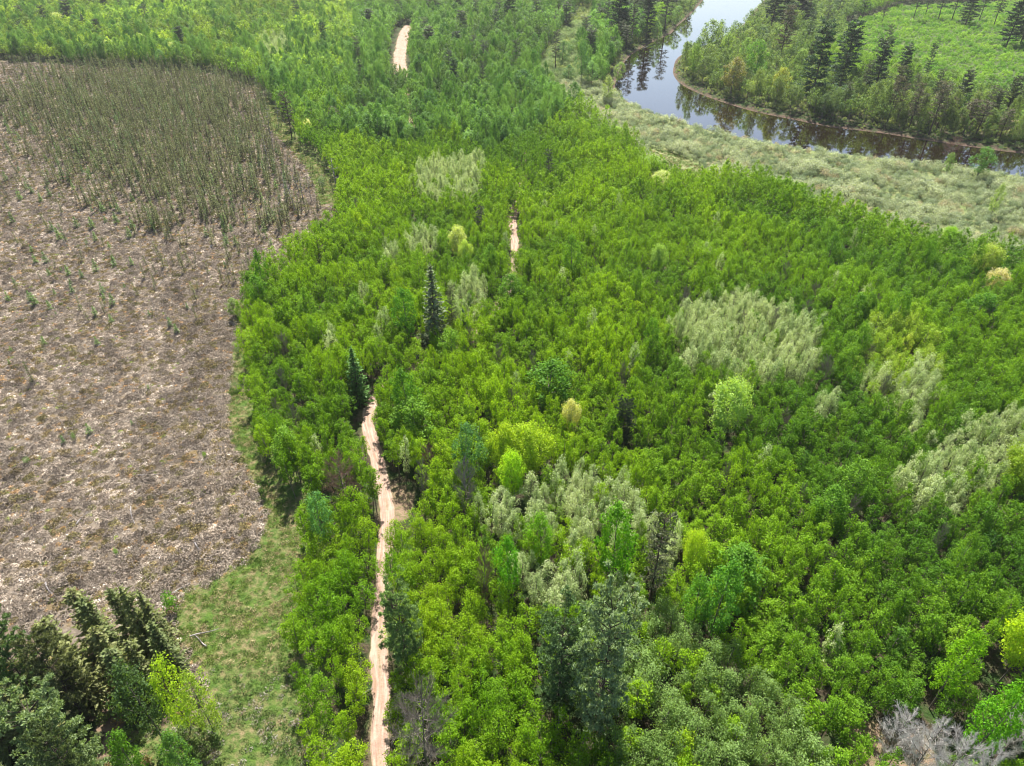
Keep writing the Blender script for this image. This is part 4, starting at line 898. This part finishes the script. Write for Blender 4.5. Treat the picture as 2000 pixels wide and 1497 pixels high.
# sedge in the fen along the forest edge
X, Y, px, py = region([FEN, FEN2, MEADOW], -120, 90, 20, 330, .55, 54); k = (inside(px, py, BOG) | inside(px, py, MEADOW)) & (r.random(len(X)) < .62 + .3 * make_field(55, 6)(X, Y)); X, Y, px, py = X[k], Y[k], px[k], py[k]
u = r.random(len(X)); v = make_field(56, 7)(X, Y); T = lerp((.065, .12, .016), (.145, .205, .035), .5 + .4 * v + .6 * (u - .5)); st_ = u > .66; T[st_] = lerp((.22, .19, .09), (.36, .30, .18), r.random(st_.sum()))
dk = py > 1290; T[dk] = T[dk] * np.array([.9, .95, 1.5])
scatter("sedge_cover", SEDGE, np.column_stack([X, Y, gz(X, Y) - .02]), r.integers(0, 5, len(X)), r.uniform(0, 6.28, len(X)), np.repeat(r.uniform(.45, 1.05, len(X))[:, None], 3, 1), T, "green sedge and grass covering the wet strip along the forest edge", "grass", .1, 12)
print("sedge", len(X))

# spindly bog spruces: crowded at the far end of the bog
X, Y = stand(-330, -20, 90, 420, 1.75, 57); px, py = proj(X, Y, 0); k = inside(px, py, BOG) & (px > -120); X, Y, px, py = X[k], Y[k], px[k], py[k]
jx, jy = px + 60 * make_field(62, 22)(X, Y) * (px < 520), py + 30 * make_field(63, 26)(X, Y) * (py > 190)
core_poly = np.array([(20, 195), (130, 142), (300, 138), (430, 146), (500, 172), (525, 230), (550, 300), (585, 370), (585, 425), (540, 460), (440, 475), (330, 445), (230, 400), (120, 340), (40, 270)], float)
cc = np.array([380., 270.]); dens = sum(inside(jx, jy, [tuple(cc + (p - cc) * k_) for p in core_poly]).astype(float) for k_ in (.5, .65, .8, .92, 1.04, 1.18, 1.35, 1.6, 1.95)) / 9
core = dens > .5
prob = np.clip(dens ** 1.5 * (.68 + .45 * make_field(58, 10)(X, Y)), 0, 1) + np.where(py < 640, .015, .003)
k = r.random(len(X)) < prob; X, Y, px, py, core = X[k], Y[k], px[k], py[k], core[k]
kk = np.ones(len(X), bool)
for tx, ty_, tr_ in TAKEN: kk &= np.hypot(X - tx, Y - ty_) > 1.0
X, Y, px, py, core = X[kk], Y[kk], px[kk], py[kk], core[kk]
h = np.where(core, r.triangular(2.2, 5.0, 8.4, len(X)), r.triangular(1.6, 3.0, 6.0, len(X))) * np.where(py < 230, 1.15, 1.0); d = np.sqrt(X * X + Y * Y + CAMH ** 2)
u = r.random(len(X)); T = lerp((.09, .105, .042), (.185, .205, .08), u); lt = u > .9; T[lt] = lerp((.10, .16, .06), (.14, .21, .08), r.random(lt.sum()))
inf = (px > 8) & (py > 60); order = np.argsort(-(h / d) * inf); pick, rest = order[:295], order[295:]
for i in pick:
    z = float(gz(np.array([X[i]]), np.array([Y[i]]))[0]); v = int(r.integers(0, 6))
    o = empty("bog_spruce", (float(X[i]), float(Y[i]), z - .05), float(r.uniform(0, 6.28)), (float(h[i]) / 6,) * 3); o.rotation_euler[0], o.rotation_euler[1] = r.normal(size=2) * .05
    part("trunk", BOGSPR.parts[v][0], o); part("crown", BOGSPR.parts[v][1], o, T[i]); tag(o, None, "tree", "spindly spruces on the bog")
    CHOSEN.append((o, "bog_spruce", float(X[i]), float(Y[i]), float(h[i]), T[i]))
sc_ = (h[rest] / 6)[:, None] * np.array([[1, 1, 1]])
scatter("bog_spruce_stand", BOGSPR, np.column_stack([X[rest], Y[rest], gz(X[rest], Y[rest]) - .05]), r.integers(0, 6, len(rest)), r.uniform(0, 6.28, len(rest)), sc_, T[rest], "crowded spindly dark spruces at the far end of the bog", "woodland", .09, 13)
print("bog spruce", len(pick), len(rest))

# tamarack saplings: small feathery green trees dotted over the bog
X, Y = stand(-330, -20, 40, 420, 4.2, 60); px, py = proj(X, Y, 0); k = inside(px, py, BOG) & ~inside(px, py, FEN) & (px > 10) & (px < 560) & (py > 140) & (py < 1050)
X, Y, px, py = X[k], Y[k], px[k], py[k]; prob = np.where(px < 260, .26, .12) * np.where(py > 620, .4, 1) * np.where(py > 850, .5, 1); k = r.random(len(X)) < prob * (1 + .6 * make_field(61, 30)(X, Y)); X, Y, py = X[k], Y[k], py[k]
if len(X) > 290: q = r.permutation(len(X))[:290]; X, Y, py = X[q], Y[q], py[q]
for a, b in zip(X, Y):
    hgt = float(r.uniform(1.3, 3.6)) * (1 if b > 130 else .7); t = lerp((.10, .17, .06), (.16, .25, .07), np.array([r.random()]))[0]
    z = float(gz(np.array([a]), np.array([b]))[0]); v = int(r.integers(0, 4)); o = empty("tamarack_sapling", (float(a), float(b), z - .03), float(r.uniform(0, 6.28)), (hgt / 2.6,) * 3)
    part("trunk", TAM.parts[v][0], o); part("crown", TAM.parts[v][1], o, t); tag(o, None, "sapling", "tamarack saplings dotted over the bog")
    CHOSEN.append((o, "tamarack_sapling", float(a), float(b), hgt, t))
print("tamarack", len(X))

# undergrowth on the grove's floor
X, Y, px, py = region([[(-100, 1270), (100, 1260), (300, 1240), (360, 1300), (400, 1400), (430, 1500), (430, 1700), (-200, 1700)]], -90, -15, 10, 80, 1.25, 64); r = np.random.default_rng(65); k = r.random(len(X)) < .6; X, Y, px, py = X[k], Y[k], px[k], py[k]
s = r.uniform(.3, .75, len(X)); T = lerp((.05, .075, .022), (.11, .15, .045), r.random(len(X))); k = r.random(len(X)) < .2; T[k] = (.17, .12, .06)
scatter("grove_undergrowth", REG, np.column_stack([X, Y, gz(X, Y) - .03]), r.integers(0, 5, len(X)), r.uniform(0, 6.28, len(X)), np.repeat(s[:, None], 3, 1), T, "low brushy undergrowth on the floor of the bottom-left conifer grove", "undergrowth", .1, 15)
# snags and fallen logs
def snag_at(bx, by, ty, q, lean):
    X_, Y_ = map(float, at(bx, by)); z = float(gz(np.array([X_]), np.array([Y_]))[0]); hgt = max(1.2, height_for(X_, Y_, z, ty))
    o = empty("dead_tree", (X_, Y_, z - .05), float(R0.uniform(0, 6.28)), (hgt / 6,) * 3); o.rotation_euler[0], o.rotation_euler[1] = lean
    part("trunk", SNAG.parts[q][0], o); part("twigs", SNAG.parts[q][1], o); tag(o, None, "tree", "bleached snags standing in the bog")
    CHOSEN.append((o, "dead_tree", X_, Y_, hgt, None)); return o
r = np.random.default_rng(12)
for bx, by, ty in [(359, 880, 848), (440, 893, 858), (432, 890, 855), (405, 820, 785), (400, 835, 800), (258, 1005, 985), (385, 1012, 985), (405, 1000, 980), (345, 690, 670), (300, 600, 575), (268, 590, 560), (240, 545, 520), (330, 640, 610), (85, 760, 735), (60, 700, 680), (150, 640, 610),
                   (610, 395, 340), (593, 400, 335), (583, 380, 320), (575, 415, 350), (562, 405, 340), (548, 440, 380), (535, 300, 240), (528, 260, 200), (545, 250, 195), (525, 330, 265), (620, 410, 375), (90, 1070, 1045), (70, 1040, 1010), (390, 1085, 1050)]:
    snag_at(bx, by, ty, int(r.integers(0, 5)), (r.normal() * .08, r.normal() * .08))
for i in range(16):
    bx, by = r.uniform(20, 460), r.uniform(330, 900); snag_at(bx, by, by - r.uniform(14, 30), int(r.integers(0, 5)), (r.normal() * .1, r.normal() * .1))
def log_mesh(seed):
    r = np.random.default_rng(seed); mb = MB(); z = np.linspace(0, 1, 6)
    p = np.column_stack([z * 4, .12 * np.sin(z * 4 + seed), .12 + .03 * np.cos(z * 5)]); tube(mb, p, .085 * (1 - .75 * z) + .01, 6)
    a = np.column_stack([r.uniform(1, 3.9, 9), np.zeros(9), np.full(9, .14)]); b = a + np.column_stack([r.uniform(.1, .5, 9), r.uniform(-.6, .6, 9), r.uniform(0, .5, 9)]); sticks(mb, a, b, .014, r)
    return mb.mesh("fallen_log", [M_DEAD], True)
LOGS = [log_mesh(q) for q in range(4)]
for (ax_, ay_, bx_, by_, l) in [(338, 1160, 372, 1136, "pale fallen log on the green sedge beside the grove's small bright bush"), (372, 1246, 428, 1228, "longest bleached fallen log lying on the sedge right of the grove"), (405, 1262, 380, 1244, "short forked log at the left end of the longest fallen log"),
                                (150, 770, 170, 769, "short pale fallen log in the open bog left of centre"), (255, 990, 262, 1024, "white fallen trunk in the bog's near part"), (150, 1025, 172, 1000, "leaning pale fallen stick among the near hummocks"), (90, 1140, 104, 1165, "white fallen log above the grove at the bog's near left"),
                                (310, 560, 322, 545, "thin fallen log in the middle of the bog"), (705, 1365, 728, 1345, "grey fallen branch at the left edge of the sandy track"), (420, 790, 440, 786, "dark fallen log across the small bog path"), (1255, 92, 1290, 80, "grey log lying in the river's inlet on the left bank"),
                                (1690, 306, 1725, 312, "pale driftwood log on the near river edge"), (380, 1060, 400, 1082, "thin bleached log on the straw-coloured hummocks"), (270, 930, 315, 925, "faint pale log flat on the brown heath")]:
    x0, y0 = map(float, at(ax_, ay_)); x1, y1 = map(float, at(bx_, by_)); L = math.hypot(x1 - x0, y1 - y0)
    o = bpy.data.objects.new("fallen_log", LOGS[int(r.integers(0, 4))]); COL.objects.link(o); o.location = (x0, y0, float(gz(np.array([x0]), np.array([y0]))[0]) + (.12 if ay_ > 330 else .25)); o.rotation_euler = (0, 0, math.atan2(y1 - y0, x1 - x0)); o.scale = (L / 4, 1.1, 1.1)
    tag(o, l, "log", "fallen logs")
# small bushes singled out
for bx, by, ty, hw, tint, l in ((400, 892, 882, 5, (.13, .25, .01), "small vivid green bush alone in the bog beside the forked snag"), (228, 1083, 1070, 6, (.11, .23, .02), "small bright green bush near the grove in the bog"), (344, 1198, 1162, 20, (.08, .20, .01), "bright green leafy bush at the upper right of the grove"),
                                (640, 330, 300, 13, (.13, .17, .09), "grey willow bush at the shaded forest edge"), (632, 372, 345, 14, (.11, .15, .08), "grey-green willow bush below the bleached forked snag"), (466, 690, 672, 9, (.13, .18, .08), "grey-green bush against the forest's bog edge"),
                                (462, 760, 742, 9, (.13, .18, .09), "pale bush low on the forest's bog edge"), (148, 860, 845, 6, (.12, .19, .06), "pale green bush on the near bog"), (60, 905, 890, 7, (.10, .18, .05), "grey-green bush on the near bog's left")):
    special(SHRUB, bx, by, ty, hw, tint, l, cat="bush", name="willow_bush", leaf_name="foliage")

# ------------------------------------------------------------------ labels for the many: where each stands next to a landmark, by rank
def tone(t):
    if t is None: return "bleached"
    r_, g_, b_ = t; q = g_ / max(r_, 1e-3); lum = r_ + g_ + b_
    if b_ > .3 * g_ and lum > .5: return "pale"
    if r_ > g_: return "brownish"
    if q < 1.6 and b_ < .2 * g_: return "yellow-green"
    if b_ > .3 * g_: return "grey-green"
    return "deep green" if lum < .20 else "bright green"
word = {"aspen_tree": "young aspen", "birch_tree": "bushy birch", "alder_tree": "alder", "poplar_tree": "pale poplar", "ash_tree": "tall rounded tree", "willow_shrub": "willow shrub", "bog_spruce": "spindly bog spruce", "tamarack_sapling": "tamarack sapling", "dead_tree": "snag", "pine_tree": "pine", "bare_tree": "bare tree"}
LANDMARKS += [(n, *map(float, at(px_, py_))) for n, px_, py_ in (("the bog's near edge by the grove", 330, 1150), ("the track's first bend", 725, 800), ("the track's upper opening", 1004, 480), ("the far sandy track's end", 790, 70), ("the river's inside bend", 1205, 175), ("the solitary leaning bank tree", 1905, 352),
              ("the grassy clearing", 1340, 340), ("the ditch in the willow flat", 1690, 425), ("the river's near edge at mid-reach", 1600, 297), ("the sandy patch beside the track", 785, 990), ("the vivid bog bush", 400, 892), ("the white fallen trunk", 258, 1010), ("the short pale log", 160, 770),
              ("the thin fallen log in mid-bog", 315, 552), ("the bog's far-left corner", 20, 140), ("the bog's top forest edge", 300, 140), ("the bog's right tip", 620, 400), ("the dense core of the bog spruces", 330, 300), ("the white blossoming trees", 1780, 1470), ("the small pale tree in the willow flat", 1931, 408))]
ordw = ["nearest", "second", "third", "fourth", "fifth", "sixth", "seventh", "eighth", "ninth", "tenth", "eleventh", "twelfth"]
LX = np.array([l[1] for l in LANDMARKS]); LY = np.array([l[2] for l in LANDMARKS])
buckets = {}
for o, kn, ox, oy, hg, t in CHOSEN:
    d = np.hypot(LX - ox, LY - oy); j = int(np.argmin(d)); dx, dy = ox - LX[j], oy - LY[j]
    side = ["right of", "behind and right of", "behind", "behind and left of", "left of", "in front and left of", "in front of", "in front and right of"][int(((math.degrees(math.atan2(dy, dx)) + 22.5) % 360) // 45)]
    buckets.setdefault((kn, tone(t), side, j), []).append((float(d[j]), o))
for (kn, tn, side, j), lst in buckets.items():
    lst.sort(key=lambda e: e[0])
    for n_, (dd, o) in enumerate(lst):
        wd_ = word[kn]; tw_ = tn + " " if not wd_.startswith("pale") else ("" if tn != "yellow-green" else "yellowish ")
        rk = ordw[n_] if n_ < len(ordw) else f"{n_ + 1}th"
        lead = ("only " if len(lst) == 1 else rk + (" " if n_ else " "))
        l = f"{lead}{tw_}{wd_} {side} {LANDMARKS[j][0]}"
        if len(l.split()) > 16: l = l.replace("behind and", "behind-").replace("in front and", "before-").replace("- right", "right").replace("- left", "left") if False else l.replace(" and left of", " left of").replace(" and right of", " right of")
        o["label"] = l

# ------------------------------------------------------------------ air
hm, hn, hout = mat("hazy_air"); pv = nd(hn, "VolumePrincipled", Density=HAZE, Anisotropy=0.3); pv.inputs["Color"].default_value = (.93, .96, 1, 1); hn.links.new(pv.outputs[0], hout.inputs["Volume"])
hb = MB(); bx0, bx1, by0, by1, bz0, bz1 = -4200., 4200., -3200., 5200., -6., 79.
hb.add([(bx0, by0, bz0), (bx1, by0, bz0), (bx1, by1, bz0), (bx0, by1, bz0), (bx0, by0, bz1), (bx1, by0, bz1), (bx1, by1, bz1), (bx0, by1, bz1)], [(0, 3, 2, 1), (4, 5, 6, 7), (0, 1, 5, 4), (1, 2, 6, 5), (2, 3, 7, 6), (3, 0, 4, 7)])
ho = bpy.data.objects.new("haze", hb.mesh("haze", [hm])); COL.objects.link(ho); tag(ho, "faint pale haze filling the air over the forest", "haze", kind='stuff')
